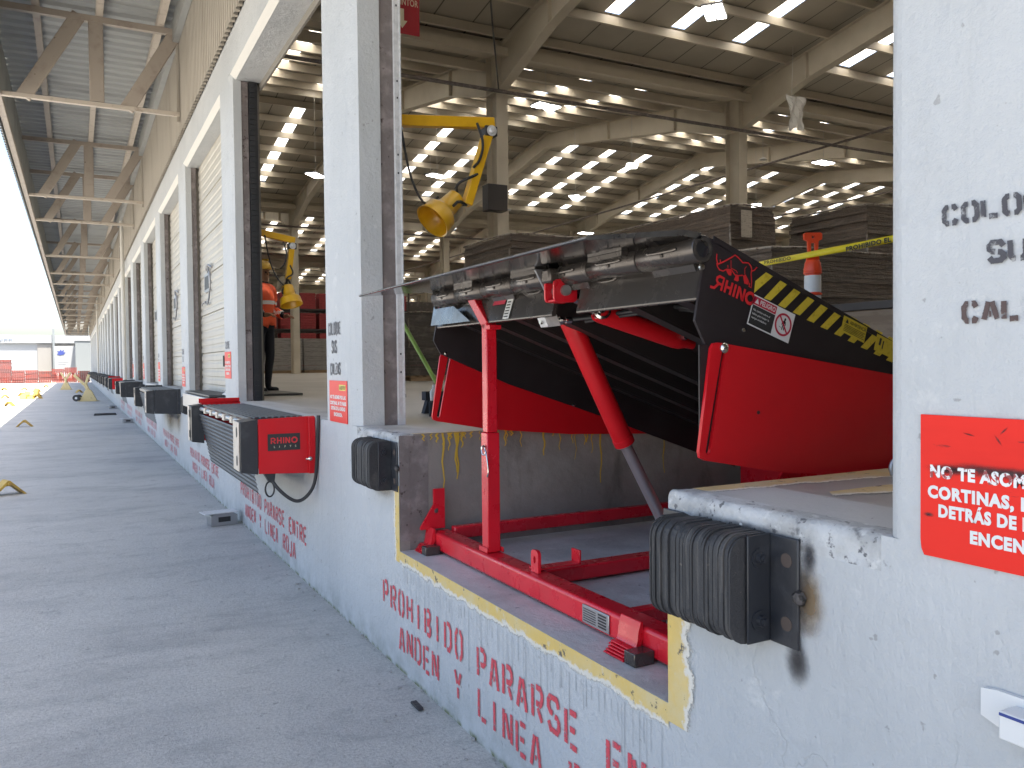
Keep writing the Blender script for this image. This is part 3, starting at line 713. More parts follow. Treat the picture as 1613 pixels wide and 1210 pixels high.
# ---- closed roller doors
def make_door():
    g = MB(); y0, y1 = 5.43+PITCH+.0, 4.745+2*PITCH
    prof = []; z = ZD+.01
    for s in range(6):
        h = (4.57-ZD-.01)/6; n = 5
        for i in range(n):
            a = z+h*s+h*i/n; b = h/n
            prof += [(a+.004, .0), (a+b*.55, .0), (a+b*.70, .008), (a+b*.92, .008)]
        prof.append((z+h*(s+1)-.006, .0)); prof.append((z+h*(s+1)-.004, .03)); prof.append((z+h*(s+1)+.003, .03))
    vs = [(.215+d, y0-.02, zz) for zz, d in prof]+[(.215+d, y1+.03, zz) for zz, d in prof]; n = len(prof)
    g.add(vs, [(i, i+1, i+1+n, i+n) for i in range(n-1)])
    d = g.build('roller_door', 'door', wh)
    g = MB(); g.box(.195, .228, 12.12, 12.62, 2.66, 2.92); w_ = g.build('door_window', 'galv_dull', d)
    g = MB(); g.box(.190, .1945, 12.18, 12.56, 2.70, 2.88); g.build('window_pane', 'cable', d)
    g = MB()
    g.tube([(.185, 12.2, 2.92), (.17, 12.0, 3.0), (.175, 11.95, 2.75), (.18, 12.05, 2.55), (.18, 12.3, 2.45), (.185, 12.5, 2.55), (.18, 12.8, 2.5)], .012, 5, 2)
    g.tube([(.20, 11.9, 2.96), (.17, 12.1, 3.02), (.175, 12.3, 2.96)], .014, 5, 1)
    g.build('hanging_cable', 'galv_dull', d)
    g = MB(); g.box(.196, .216, 10.9, 11.0, 1.62, 1.72); g.box(.18, .196, 10.93, 10.97, 1.60, 1.74); g.build('door_handle', 'cable', d)
    return d
door = make_door()
for k in range(1, NP-2):
    c = door.copy(); col.objects.link(c); c.parent = wh; c.location = (0, PITCH*k, 0)
    for ch in kids(door):
        if ch.name.startswith('hanging_cable') and k != 1: continue
        d = ch.copy(); col.objects.link(d); d.parent = c
# ---- canopy
g = corrugated(-4, YF, .30, .04, lambda y, d, e: (-2.42+2.45*e, y, 6.60+d)); g.build('canopy_roof', 'canopy_sheet', wh)
g = corrugated(-4, YF, .17, .03, lambda y, d, e: (-2.37-d, y, 5.18+1.44*e)); g.build('canopy_fascia', 'canopy_sheet', wh)
for (x, z, wd, h, m_) in ((-1.08, 6.53, .09, .12, 'chord'), (-.30, 6.53, .09, .12, 'chord'), (-1.85, 6.53, .09, .12, 'canopy_steel'), (-2.31, 5.27, .08, .10, 'canopy_steel')):
    g = MB(); g.box(x-wd/2, x+wd/2, -4, YF, z-h/2, z+h/2); g.build('canopy_purlin', m_, wh)
def make_truss():
    t = MB(); t.box(-2.27, -.06, -.035, .035, 5.225, 5.285)
    t = t.build('canopy_truss', 'chord', wh, bevel=.006)
    for nm, p0_, p1_, wd in (('truss_post', (-1.13, 0, 5.287), (-1.13, 0, 6.40), .185), ('truss_diagonal', (-2.02, 0, 5.24), (-1.33, 0, 6.46), .185), ('truss_diagonal', (-.76, 0, 5.24), (-.10, 0, 6.40), .185)):
        g = MB(); p0_, p1_ = Vector(p0_), Vector(p1_); d = (p1_-p0_).normalized(); s = Vector((d.z, 0, -d.x))*wd/2
        y = .028 if nm == 'truss_post' else .030
        g.add([q+Vector((0, e, 0)) for e in (-y, y) for q in (p0_-s, p0_+s, p1_+s, p1_-s)], [(0,1,2,3),(7,6,5,4),(0,4,5,1),(1,5,6,2),(2,6,7,3),(3,7,4,0)])
        g.build(nm, 'canopy_steel', t, bevel=.01)
    g = MB(); g.box(-2.36, -.06, -.04, .04, 6.38, 6.465); g.build('top_chord', 'canopy_steel', t)
    g = MB(); g.box(-.10, -.0605, -.025, .025, 5.15, 6.27); g.build('wall_post', 'clad', t)
    return t
g = corrugated(-2.36, -.06, .17, .03, lambda y, d, e: (y, YF+.1+d, 5.1+1.5*e)); g.build('canopy_end_fascia', 'canopy_sheet', wh)
tr = make_truss(); TY = [12.9, 5.6, -1.6, 20.1, 23.4, 30.7, 36.3, 40.8, 47.2, 52.4, 58.4, 64.6, 70.8, 77, 83.2, 89.4, 95.6, 100.5]
for i, y in enumerate(TY):
    if i == 0: tr.location = (0, y, 0)
    else: copy_tree(tr, loc=(0, y, 0), parent=wh)
for y in (28.75, 63.0):
    g = MB(); g.tube([(-.10, y, ZD-.1), (-.10, y, 6.2)], .062, 12); 
    for z in (1.6, 2.8, 4.2, 5.4): g.cyl((-.10, y, z-.02), (-.10, y, z+.02), .072, n=12)
    g.build('downpipe', 'lintel_light_and_pipe', wh)

# ---- main roof, frames, purlins and skylights
VY = [YN+20.8*i for i in range(6)]; ZV, ZR = 9.25, 10.85
def zroof(y):
    t_ = (y-YN) % 20.8; return ZV+(ZR-ZV)*(1-abs(t_-10.4)/10.4)
def in_view(p, m=1.15):
    d = Vector(p)-CAM; D = d.dot(_F)
    return D > .1 and abs(d.dot(_R)/D) < .62*m and abs(d.dot(_U)/D) < .466*m
XS = [1.9*k for k in range(1, 41) if k % 4]; SW = .20
slopes = []
for v in VY[:-1]: slopes += [(v, v+10.4, 1), (v+10.4, v+20.8, -1)]
g = MB(); panels = []
for (a, b, s) in slopes:
    y0, y1 = (a+2.0, b-.9) if s > 0 else (a+.9, b-2.0)
    def strip(x0, x1, ya, yb): g.quad((x0, ya, zroof(ya+1e-4)), (x1, ya, zroof(ya+1e-4)), (x1, yb, zroof(yb-1e-4)), (x0, yb, zroof(yb-1e-4)))
    strip(.30, XF, a, y0); strip(.30, XF, y1, b); x = .30
    for xc in XS:
        strip(x, xc-SW, y0, y1); x = xc+SW
        panels.append((xc, y0, y1))
    strip(x, XF, y0, y1)
main_roof = g.build('main_roof', 'roof', wh)
def panel_quad(g, xc, y0, y1): g.quad((xc-SW, y0, zroof(y0)+.02), (xc+SW, y0, zroof(y0)+.02), (xc+SW, y1, zroof(y1)+.02), (xc-SW, y1, zroof(y1)+.02))
def seen(p):
    xc, y0, y1 = p
    n = sum(in_view((xc, y0+(y1-y0)*t_, zroof(y0+(y1-y0)*t_)), 1.0) for t_ in (0, .25, .5, .75, 1))
    return ((xc+1.5)**2+((y0+y1)/2)**2)**.5+(400 if n == 0 else 0)
panels.sort(key=seen); rest = MB()
for i, p in enumerate(panels):
    if i < 98: q = MB(); panel_quad(q, *p); q.build('skylight_strip', 'skylight', wh)
    else: panel_quad(rest, *p)
r_ = rest.build('far_skylight_strips', 'skylight', wh); r_['kind'] = 'stuff'
for (a, b, s) in slopes:
    n = 8
    for i in range(n):
        y = a+(b-a)*(i+.5)/n; z = zroof(y)
        g = MB(); g.box(.32, XF, y-.010, y+.010, z-.255, z-.03); g.box(.32, XF, y-.075, y-.010, z-.265, z-.255); g.box(.32, XF, y+.010, y+.08, z-.03, z-.02)
        g.build('purlin', 'purlin', wh)
FX = [.62]+[7.55*k for k in range(1, 11)]
def rafter(x, a, s):
    """half of a gable frame from the valley column at y=a; s = +1 rises with y"""
    g = MB(); z = lambda t_: zroof(a+s*t_)-.25
    bot = [(.0, 8.05), (.30, 8.05), (2.6, 8.72), (10.4, 10.05)]; top = [(10.4, z(10.39)), (0, z(.01))]
    pts = [(a+s*p, q) for p, q in bot+top]
    g.prism(pts, 'x', x-.012, x+.012)
    for (p, q), (p2, q2) in zip(bot, bot[1:]): g.bar((x, a+s*p, q), (x, a+s*p2, q2), .24, .016)
    g.bar((x, a+s*.0, z(.01)-.009), (x, a+s*10.39, z(10.39)-.009), .24, .016)
    for p in (2.6, 6.2):
        zb = 8.72+(p-2.6)*(10.05-8.72)/7.8; g.box(x-.11, x+.11, a+s*p-.008, a+s*p+.008, zb+.01, z(p)-.02)
    return g
for x in FX:
    for v in VY[:-1]:
        rafter(x, v, 1).build('rafter', 'steel_beige', wh)
    for v in VY[1:]:
        rafter(x, v, -1).build('rafter', 'steel_beige', wh)
colm = None
for v in VY[1:-1]:
    for x in FX:
        if colm is None:
            g = MB(); g.box(-.15, .15, -.27, -.255, ZD, 8.95); g.box(-.15, .15, .255, .27, ZD, 8.95); g.box(-.008, .008, -.255, .255, ZD, 8.95)
            g.box(-.145, .145, -.25, .25, 8.02, 8.04); g.box(-.22, .22, -.34, .34, ZD, ZD+.025)
            colm = g.build('column', 'steel_beige', wh, local=True); colm.location = (x, v, 0)
        else:
            c = colm.copy(); col.objects.link(c); c.location = (x, v, 0)
    g = MB(); g.box(.35, XF, v-.36, v+.36, 8.98, 9.16); g.box(.35, XF, v-.62, v-.50, 8.72, 8.92); g.box(.35, XF, v+.50, v+.62, 8.72, 8.92)
    g.build('valley_gutter', 'steel_beige', wh)
    g = MB(); g.tube([(.4, v-.45, 7.95), (XF, v-.45, 7.95)], .045, 8); g.build('sprinkler_pipe', 'rust', wh)
for x in (18.6, 26.2):
    g = MB(); g.tube([(x, 2, 8.02), (x, 80, 8.02)], .035, 8); g.build('sprinkler_pipe', 'rust', wh)
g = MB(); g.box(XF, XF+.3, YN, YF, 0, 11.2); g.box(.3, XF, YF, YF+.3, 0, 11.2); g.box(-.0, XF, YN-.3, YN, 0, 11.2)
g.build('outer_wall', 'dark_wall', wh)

# ================================================================== RAISED DOCK LEVELER IN THE PIT
lv = thing('dock_leveler', 'black and red hydraulic dock leveler raised over the open pit', 'dock leveler', (.2, 2.95, ZP))
SL = .39
def zt(x): return 1.975-SL*(x-.237)
YA, YB = 1.93, 3.98
# base frame
g = MB(); g.box(.15, .25, 1.905, 3.99, ZP+.012, .735); beam = g.build('front_beam', 'red_frame', lv, bevel=.014, seg=3)
g = MB(); g.box(.143, .1495, 2.36, 2.53, .655, .722); pl = g.build('rating_plate', 'galv_dull', beam, bevel=.003)
g = MB()
for i in range(6): g.box(.1418, .1428, 2.44+.0, 2.52, .665+.0085*i, .668+.0085*i)
for i in range(5): g.box(.1418, .1428, 2.375, 2.425, .665+.0105*i, .671+.0105*i)
g.build('plate_print', 'cable', pl)
g = MB(); g.box(.25, 2.25, 3.915, 3.965, .69, .755); g.build('side_beam', 'red_frame', lv, bevel=.008)
g = MB(); g.box(.25, 2.25, 1.94, 1.99, .69, .755); g.build('side_beam', 'red_frame', lv, bevel=.008)
g = MB(); g.box(.25, 2.25, 3.06, 3.15, ZP+.012, .705); mb_ = g.build('middle_beam', 'red_frame', lv, bevel=.008)
g = MB(); g.box(.25, 2.25, 2.42, 2.47, ZP+.012, .70); g.build('middle_beam', 'red_frame', lv, bevel=.008)
def foot(y0, y1):
    g = MB()
    pts = [(.1485, .752), (.140, .752), (.130, .72), (.126, .69), (.118, .665), (.10, .648), (.082, .640), (.076, ZP+.004), (.098, ZP+.004), (.135, .655), (.1485, .70)]
    g.prism(pts, 'y', y0, y1)
    for i in range(5): g.prism([(.066+.007*i, ZP+.003+.008*i), (.09+.008*i, ZP+.003+.008*i), (.09+.008*i, ZP+.009+.008*i), (.068+.007*i, ZP+.009+.008*i)], 'y', y0+.004*(i % 2), y1-.003*(i % 3))
    f = g.build('anchor_foot', 'red_frame', lv, bevel=.003)
    h = MB(); h.box(.07, .149, y0-.06, y0-.002, ZP+.002, ZP+.045); h.build('packing_block', 'black_gloss', f, bevel=.003)
foot(2.17, 2.28); foot(3.93, 4.02)
g = MB(); g.prism([(.09, .742), (.09, .755), (.165, .87), (.165, .95), (.226, .95), (.226, .742)], 'y', 3.985, 3.998, holes=[[(.18+.014*math.cos(R(a)), .835+.014*math.sin(R(a))) for a in range(0, 360, 45)]])
g.build('corner_gusset', 'red_frame', lv, bevel=.002)
g = MB(); g.prism([(.09, .742), (.09, .755), (.165, .87), (.165, .95), (.226, .95), (.226, .742)], 'y', 1.898, 1.911); g.build('corner_gusset', 'red_frame', lv, bevel=.002)
g = MB()
for y0, y1 in ((2.15, 2.165), (2.62, 2.635), (3.3, 3.315)):
    g.prism([(1.75, .756), (2.25, .756), (2.25, 1.17), (2.1, 1.17)], 'y', y0, y1)
g.box(2.25, 2.30, 1.95, 3.95, .70, 1.15); g.build('rear_frame', 'red_frame', lv, bevel=.003)
# bracket on the front beam and keeper plate
g = MB(); g.prism(rrect(2.925, 2.985, .737, .83, .02, corners=(1, 1, 0, 0)), 'x', .185, .199, holes=[[(2.955+.010*math.cos(R(a)), .79+.016*math.sin(R(a))) for a in range(0, 360, 40)]])
g.build('prop_keeper', 'red_frame', lv, bevel=.003)
g = MB(); g.box(.20, .42, 2.965, 3.03, .737, .745); g.box(.41, .42, 2.965, 3.03, .745, .80); g.build('prop_cradle', 'red_frame', lv, bevel=.002)
# maintenance prop
PX, PY = .205, 3.395
g = MB(); g.box(PX-.032, PX+.032, PY-.032, PY+.032, .737, 1.285); prop = g.build('maintenance_prop', 'red_frame', lv, bevel=.004)
g = MB(); g.box(PX-.026, PX+.026, PY-.026, PY+.026, 1.286, 1.785); g.build('prop_upper_tube', 'red_frame', prop, bevel=.004)
g = MB(); g.bar((PX, PY-.012, 1.772), (PX, PY+.235, 1.985), .052, .052, up=(1, 0, 0)); g.bar((PX, PY+.229, 1.965), (PX, PY+.229, 2.055), .05, .055, up=(0, 1, 0)); g.build('prop_head', 'red_frame', prop, bevel=.004)
g = MB(); g.box(PX-.03, PX+.03, PY-.066, PY-.028, 1.755, 1.775); g.build('prop_lug', 'red_frame', prop, bevel=.002)
for a, b, c_, d_ in ((PX-.04, PX-.034, PY-.036, PY+.05), (PX+.034, PX+.04, PY-.05, PY+.036)):
    g = MB(); g.box(a, b, c_, d_, .737, .76); g.build('base_lug', 'red_frame', prop, bevel=.002)
g = MB(); g.tube([(PX-.045, PY-.0, 1.215), (PX+.045, PY, 1.215)], .007, 8); g.tube([(PX-.04, PY-.02, 1.215), (PX-.044, PY-.045, 1.20), (PX-.045, PY-.06, 1.16), (PX-.045, PY-.07, 1.11), (PX-.045, PY-.055, 1.09)], .0035, 6, 2)
for i in range(8):
    a = 2*math.pi*i/8; b = 2*math.pi*(i+1)/8; g.tube([(PX-.040, PY-.01+.022*math.cos(a), 1.205+.022*math.sin(a)), (PX-.040, PY-.01+.022*math.cos(b), 1.205+.022*math.sin(b))], .003, 5)
g.build('pin_and_chain', 'chrome', prop)
# deck
g = MB(); g.prism([(.215, zt(.215)-.004), (2.26, zt(2.26)), (2.26, zt(2.26)-.018), (.215, zt(.215)-.022)], 'y', YA+.001, YB-.001)
deck = g.build('deck', ['black', 'under'], lv)
for i in (0, 1, 3, 4, 5, 6):
    y = YA+.18+i*.285
    g = MB(); g.prism([(.26, zt(.26)-.024), (2.2, zt(2.2)-.020), (2.2, zt(2.2)-.12), (.26, zt(.26)-.15)], 'y', y-.006, y+.006); g.prism([(.26, zt(.26)-.1505), (2.2, zt(2.2)-.1205), (2.2, zt(2.2)-.13), (.26, zt(.26)-.16)], 'y', y-.006, y+.055)
    g.build('deck_stringer', 'under', deck)
# side skirts
SK = [(.237, 1.972), (.212, 1.934), (.169, 1.723), (.208, 1.653), (.605, 1.489), (1.204, 1.293), (2.22, .93), (2.28, 1.0), (2.28, zt(2.28)+.003)]
g = MB(); g.prism(SK, 'y', YA, YA+.010); sk_n = g.build('side_skirt', 'black', lv, bevel=.0015)
g = MB(); g.prism(SK, 'y', YB-.010, YB); sk_f = g.build('side_skirt', 'black', lv, bevel=.0015)
g = MB(); g.prism([(.24, zt(.24)+.006), (2.27, zt(2.27)+.006), (2.27, zt(2.27)-.012), (.24, zt(.24)-.012)], 'y', YA-.004, YA-.0005); g.build('skirt_edge', 'black', sk_n)
# toe guards with a slot
def guard(y0, y1):
    out = [(.212, 1.640), (.222, 1.655), (.24, 1.657), (.5, 1.622), (1.0, 1.552), (1.27, 1.513), (1.55, 1.40), (1.55, 1.172), (1.0, 1.196), (.5, 1.246), (.19, 1.303), (.168, 1.312), (.163, 1.33)]
    slot = [(.255, 1.635), (.270, 1.635), (.206, 1.327), (.196, 1.318), (.188, 1.330)]
    g = MB(); g.prism(out, 'y', y0, y1, holes=[slot]); return g
gd = guard(YA-.022, YA-.010).build('toe_guard', 'red', lv, bevel=.0025)
g = MB(); g.lathe((.262, YA-.022, 1.640), (0, -1, 0), [(0, .016), (.004, .016), (.009, .011), (.012, .0)], 20); g.build('bolt', 'chrome', gd, smooth=40)
g = MB(); g.box(.18, .29, YA-.006, YA-.001, 1.335, 1.65); g.build('slot_backing', 'black', gd)
gf = guard(YB+.008, YB+.020).build('toe_guard', 'red', lv, bevel=.0025)
g = MB(); g.lathe((.40, YA-.022, 1.44), (0, -1, 0), [(0, .006), (.002, .006), (.003, .0)], 12); g.build('rivet', 'black', gd)
g = MB(); g.lathe((.361, YA, 1.696), (0, -1, 0), [(0, .007), (.003, .006), (.005, 0)], 12); g.build('rivet', 'chrome', sk_n)
for x, z in ((.235, 1.655), (1.02, 1.36)):
    g = MB(); g.lathe((x, YB-.010, z), (0, -1, 0), [(0, .010), (.003, .009), (.006, 0)], 12); g.build('rivet', 'chrome', sk_f)
# front header plates under the hinge
for a, b in ((YA+.012, 2.62), (2.80, YB-.012)):
    g = MB(); g.prism([(.214, 1.905), (.186, 1.790), (.19, 1.783), (.206, 1.786), (.226, 1.90)], 'y', a, b); hd = g.build('header_plate', 'black_gloss', lv, bevel=.003)
    for i in range(int((b-a)/.33)):
        g = MB(); y = a+.12+i*.33; g.tube([(.211, y, 1.899), (.205, y+.015, 1.888), (.206, y+.10, 1.889), (.211, y+.12, 1.898)], .004, 6, 1); g.build('weld_bead', 'black_gloss', hd)
g = MB(); g.add([(.186-.004, 3.16, 1.795), (.186-.004, 3.215, 1.795), (.2068-.004, 3.20, 1.885), (.2068-.004, 3.145, 1.885)], [(0, 1, 2, 3)]); st = g.build('warning_label', 'white', hd)
g = MB(); g.add([(.201-.004, 3.22, 1.862), (.201-.004, 3.34, 1.862), (.205-.004, 3.33, 1.880), (.205-.004, 3.215, 1.880)], [(0, 1, 2, 3)]); g.build('label_band', 'decal_red', hd)
g = MB()
for i in range(6): g.add([(.1875+.0027*i-.0055, 3.168-.002*i, 1.802+.0125*i), (.1875+.0027*i-.0055, 3.206-.003*i, 1.802+.0125*i), (.1885+.0027*i-.0055, 3.206-.003*i, 1.808+.0125*i), (.1885+.0027*i-.0055, 3.168-.002*i, 1.808+.0125*i)], [(0, 1, 2, 3)])
g.build('label_print', 'black_text', st)
# bent plate at the far end of the header
g = MB(); g.add([(.160, 3.975, 1.80), (.176, 3.965, 1.885), (.172, 3.72, 1.885), (.158, 3.50, 1.800)], [(0, 1, 2, 3)]); g.add([(.160, 3.975, 1.80), (.160, 3.985, 1.80), (.18, 3.985, 1.905), (.176, 3.965, 1.885)], [(0, 1, 2, 3)])
g.build('corner_deflector', 'lip', lv)
# hinge tube and knuckles
HX, HZ = .196, 1.938
n = 7; L = (YB-.01-(YA-.008))/n
for i in range(n):
    y = YA-.008+L*i
    if 2.60 < y+L/2 < 2.82 : pass
    g = MB(); g.lathe((HX, y+.003, HZ), (0, 1, 0), [(0, .026), (0, .040), (.003, .0425), (L-.009, .0425), (L-.006, .040), (L-.006, .026), (0, .026)], 28)
    k = g.build('hinge_knuckle', 'black_gloss', lv, smooth=40)
    g = MB()
    if i % 2: g.bar((HX-.02, y+L/2, HZ+.022), (HX-.06, y+L/2, HZ+.024), L*.7, .016)
    else: g.bar((HX+.0, y+L/2, HZ-.03), (HX+.014, y+L/2, HZ-.06), L*.7, .014, up=(1, 0, .3))
    g.tube([(HX-.044, y+L*.25, HZ+.006), (HX-.046, y+L*.3, HZ+.003), (HX-.046, y+L*.7, HZ+.003), (HX-.044, y+L*.75, HZ+.007)], .0045, 6, 1)
    g.lathe((HX-.042, y+L*.5, HZ-.006), (-1, 0, -.15), [(0, .006), (.004, .006), (.006, 0)], 8)
    g.build('hinge_lug', 'black_gloss', k)
g = MB(); g.cyl((HX, YA+.01, HZ), (HX, YB-.02, HZ), .0255, n=16); g.build('hinge_pin', 'cable', lv)
g = MB(); g.lathe((HX-.008, YA-.006, HZ-.056), (0, -1, 0), [(0, .010), (.006, .009), (.009, 0)], 12); g.build('grease_nipple', 'chrome', lv)
# lip plate
g = MB(); g.prism([(.190, 1.966), (.190, 1.986), (.12, 1.990), (-.215, 1.951), (-.222, 1.944), (-.215, 1.939), (.12, 1.972)], 'y', YA-.005, YB+.01)
lip = g.build('lip', ['lip', 'lip_under'], lv, bevel=.002)
for p in lip.data.polygons:
    if p.normal.z < -.8: p.material_index = 1
# lip lug, clevis and lip cylinder
LY = 2.72
g = MB(); g.prism([(.10, 1.962), (.205, 1.962), (.222, 1.90), (.20, 1.862), (.165, 1.858), (.148, 1.875)], 'y', LY+.055, LY+.067); g.build('lip_arm', 'galv_dull', lv, bevel=.003)
g = MB(); g.box(.12, .235, LY-.015, LY+.05, 1.905, 1.962); g.build('lip_lug', 'black_gloss', lv, bevel=.01)
g = MB()
for e in (-.030, .036): g.prism(rrect(.130, .232, 1.832, 1.918, .018), 'y', LY+e-.005, LY+e+.005)
g.box(.14, .225, LY-.0245, LY+.0305, 1.834, 1.843); clv = g.build('clevis', 'red_frame', lv, bevel=.003)
g = MB(); g.cyl((.178, LY-.048, 1.876), (.178, LY+.06, 1.876), .021, n=18); g.build('clevis_pin', 'galv_dull', clv, smooth=40)
g = MB(); g.cyl((.19, LY, 1.872), (.34, LY, 1.818), .020, n=16); g.lathe((.318, LY, 1.826), (.15, 0, -.054), [(0, 0), (0, .030), (.012, .030), (.012, 0)], 18); lr = g.build('lip_cylinder_rod', 'chrome', lv, smooth=40)
g = MB(); g.lathe((.345, LY, 1.800), (1.0, 0, -.27), [(0, .0), (0, .036), (.02, .040), (.40, .040), (.43, .036), (.46, .024), (.50, .018), (.50, 0)], 24)
lc = g.build('lip_cylinder', 'red', lv, smooth=35)
g = MB(); g.tube([(.74, LY-.045, 1.705), (.73, LY-.06, 1.735), (.66, LY-.06, 1.755), (.56, LY-.05, 1.775)], .009, 8, 2); g.lathe((.74, LY-.036, 1.70), (0, -1, .2), [(0, .014), (.026, .014), (.026, .0)], 6); g.build('hose_fitting', 'chrome', lc)
CY = 3.05
# main lift cylinder
c0, c1, c2 = Vector((.385, CY, 1.86)), Vector((.732, CY+.03, 1.231)), Vector((1.02, CY+.05, .745)); d = (c1-c0).normalized(); Lc = (c1-c0).length
g = MB(); g.lathe(c0, d, [(-.03, 0), (-.03, .038), (0, .046), (Lc-.03, .046), (Lc-.028, .049), (Lc, .049), (Lc, .0)], 28); mc = g.build('lift_cylinder', 'red', lv, smooth=35)
g = MB(); g.lathe(c1, d, [(0, .045), (.006, .045), (.010, .040), (.010, .031)], 24); g.build('cylinder_gland', 'galv_dull', mc, smooth=30)
g = MB(); g.cyl(c1+d*.004, c2, .027, n=20); g.build('lift_rod', 'rod', lv, smooth=40)
g = MB()
for s in (-1, 1): g.prism([(.93, .708), (1.12, .708), (1.06, .79), (.99, .79)], 'y', CY+.05+s*.045-.006, CY+.05+s*.045+.006)
g.cyl((1.02, CY-.02, .75), (1.02, CY+.12, .75), .018, n=14); g.build('rod_lug', 'red_frame', mb_)
g = MB(); g.prism([(.188, 1.80), (.245, 1.808), (.270, 1.752), (.212, 1.745)], 'y', 2.87, 2.93); vb = g.build('valve_block', 'galv', lv, bevel=.003)
g = MB(); g.lathe((.258, 2.90, 1.772), (1, -.15, .05), [(0, .012), (.02, .012), (.02, .017), (.032, .017), (.032, .009), (.05, .009), (.05, .013), (.075, .013), (.075, 0)], 12); g.lathe((.212, 2.90, 1.803), (0, 0, 1), [(0, .009), (.014, .009), (.014, 0)], 8); g.lathe((.20, 2.90, 1.765), (-1, 0, 0), [(0, .008), (.010, .008), (.010, 0)], 8); g.build('hose_fitting', 'chrome', vb)
g = MB()
g.tube([(.325, 2.86, 1.777), (.36, 2.82, 1.780), (.395, 2.75, 1.787), (.441, 2.60, 1.799), (.465, 2.4, 1.806), (.484, 2.25, 1.779), (.47, 2.08, 1.740), (.60, 1.99, 1.66)], .0085, 8, 3)
g.tube([(.37, 2.84, 1.768), (.41, 2.74, 1.778), (.46, 2.58, 1.790), (.485, 2.4, 1.798), (.51, 2.25, 1.768), (.52, 2.08, 1.725), (.66, 1.99, 1.64)], .0075, 8, 3)
g.build('hydraulic_hose', 'cable', lv)
g = MB(); g.lathe((.352, LY-.02, 1.803), (-.35, -1, .1), [(-.02, .036), (.02, .036), (.022, .026), (.012, .024), (.012, .014), (.022, .012), (.022, 0)], 24); g.build('cylinder_eye', 'chrome', lc, smooth=35)
# ---- markings on the near skirt
yS = YA-.0035
AX, AY = Vector((.945, 0, -.327)), Vector((.327, 0, .945))
def S3(x, z): return (x, yS, z)
g = MB()
for q in ([(.458,1.882),(.49,1.872),(.402,1.812),(.407,1.849)], [(.519,1.859),(.552,1.85),(.472,1.79),(.443,1.797)], [(.582,1.838),(.614,1.828),(.534,1.767),(.504,1.777)], [(.646,1.814),(.679,1.805),(.6,1.746),(.567,1.755)], [(.709,1.793),(.744,1.783),(.662,1.723),(.63,1.732)], [(.774,1.77),(.806,1.759),(.725,1.701),(.693,1.71)]):
    g.add([S3(*p) for p in q], [(0, 1, 2, 3)])
for k in range(1, 9):
    dx = .0642*k; dz = -.0222*k
    g.add([S3(x+dx, z+dz) for x, z in ((.774,1.77),(.806,1.759),(.725,1.701),(.693,1.71))], [(0, 1, 2, 3)])
g.build('hazard_stripes', 'decal_yellow', sk_n)
g = MB(); y2 = yS-.0012
def L3(o, u, v, e=0): return Vector((o[0], yS-.0012-e, o[1]))+AX*u+AY*v
O_ = (.370, 1.716)                                   # lower left corner of the danger label
def rect(g, o, u0, u1, v0, v1, e=0): g.add([L3(o, u0, v0, e), L3(o, u1, v0, e), L3(o, u1, v1, e), L3(o, u0, v1, e)], [(0, 1, 2, 3)])
rect(g, O_, 0, .187, 0, .098); lab = g.build('danger_label', 'white', sk_n)
g = MB(); rect(g, O_, .004, .104, .004, .066, .0008); g.build('label_panel', 'black_text', lab)
g = MB(); rect(g, O_, .004, .104, .068, .094, .0008); g.build('label_band', 'decal_red', lab)
g = MB(); put_text(g, 'PELIGRO', L3(O_, .031, .074, .0014), AX, AY, .0145, width=.068, bold=.02)
g.add([L3(O_, .009, .073, .0014), L3(O_, .027, .073, .0014), L3(O_, .018, .090, .0014)], [(0, 1, 2)])
for i, s in enumerate(('No camine sobre el', 'labio para bajar la', 'rampa niveladora')): put_text(g, s, L3(O_, .010, .049-.0125*i, .0014), AX, AY, .0062, width=(.074, .074, .066)[i], bold=.01)
g.build('label_lettering', 'white', lab)
g = MB(); cc = L3(O_, .146, .049, .0010); ring(g, cc, AX, AY, .030, .037)
a = (AX*-.70+AY*.72).normalized(); b = (AX*.72+AY*.70).normalized()
cb = L3(O_, .146, .049, .0020); g.add([cb+a*.0305-b*.003, cb+a*.0305+b*.003, cb-a*.0305+b*.003, cb-a*.0305-b*.003], [(0, 1, 2, 3)]); g.build('prohibition_ring', 'decal_red', lab)
g = MB(); cp = L3(O_, .146, .049, .0014)
def pp(x, y): return cp+AX*x+AY*y
g.add([cp] + [pp(.003+.0042*math.cos(R(t_)), .019+.0042*math.sin(R(t_))) for t_ in range(0, 360, 45)], [(1+i, 1+(i+1) % 8, 0) for i in range(8)])
for pts, wd in (([(.002, .013), (.0, .0)], .009), ([(-.001, .001), (-.003, -.018)], .0038), ([(.003, .001), (.006, -.017)], .0038), ([(-.003, .011), (-.007, .003), (-.006, -.003)], .003), ([(.006, .011), (.009, .004), (.007, -.002)], .003)): stroke2d(g, pts, wd, pp)
stroke2d(g, [(-.018, -.010), (-.006, -.012)], .0012, pp)
g.build('walking_figure', 'black_text', lab)
g = MB(); g.add([(x, yS-.0012, z) for x, z in ((.804,1.750),(.918,1.711),(.901,1.657),(.787,1.697))], [(0, 1, 2, 3)]); adv = g.build('warning_label', 'decal_yellow', sk_n)
g = MB(); A_ = (.790, 1.697); put_text(g, 'ADVERTENCIA', L3(A_, .030, .036, .0014), AX, AY, .011, width=.082, bold=.015)
g.add([L3(A_, .008, .034, .0014), L3(A_, .024, .034, .0014), L3(A_, .016, .049, .0014)], [(0, 1, 2)])
for i in range(5): rect(g, A_, .006, .112-.006*(i % 2), .027-.0052*i, .0288-.0052*i, .0014)
g.build('label_lettering', 'black_text', adv)
g = MB(); g.add([(x, yS-.0012, z) for x, z in ((.968,1.690),(1.08,1.652),(1.06,1.598),(.95,1.635))], [(0, 1, 2, 3)]); ad2 = g.build('warning_label', 'decal_yellow', sk_n)
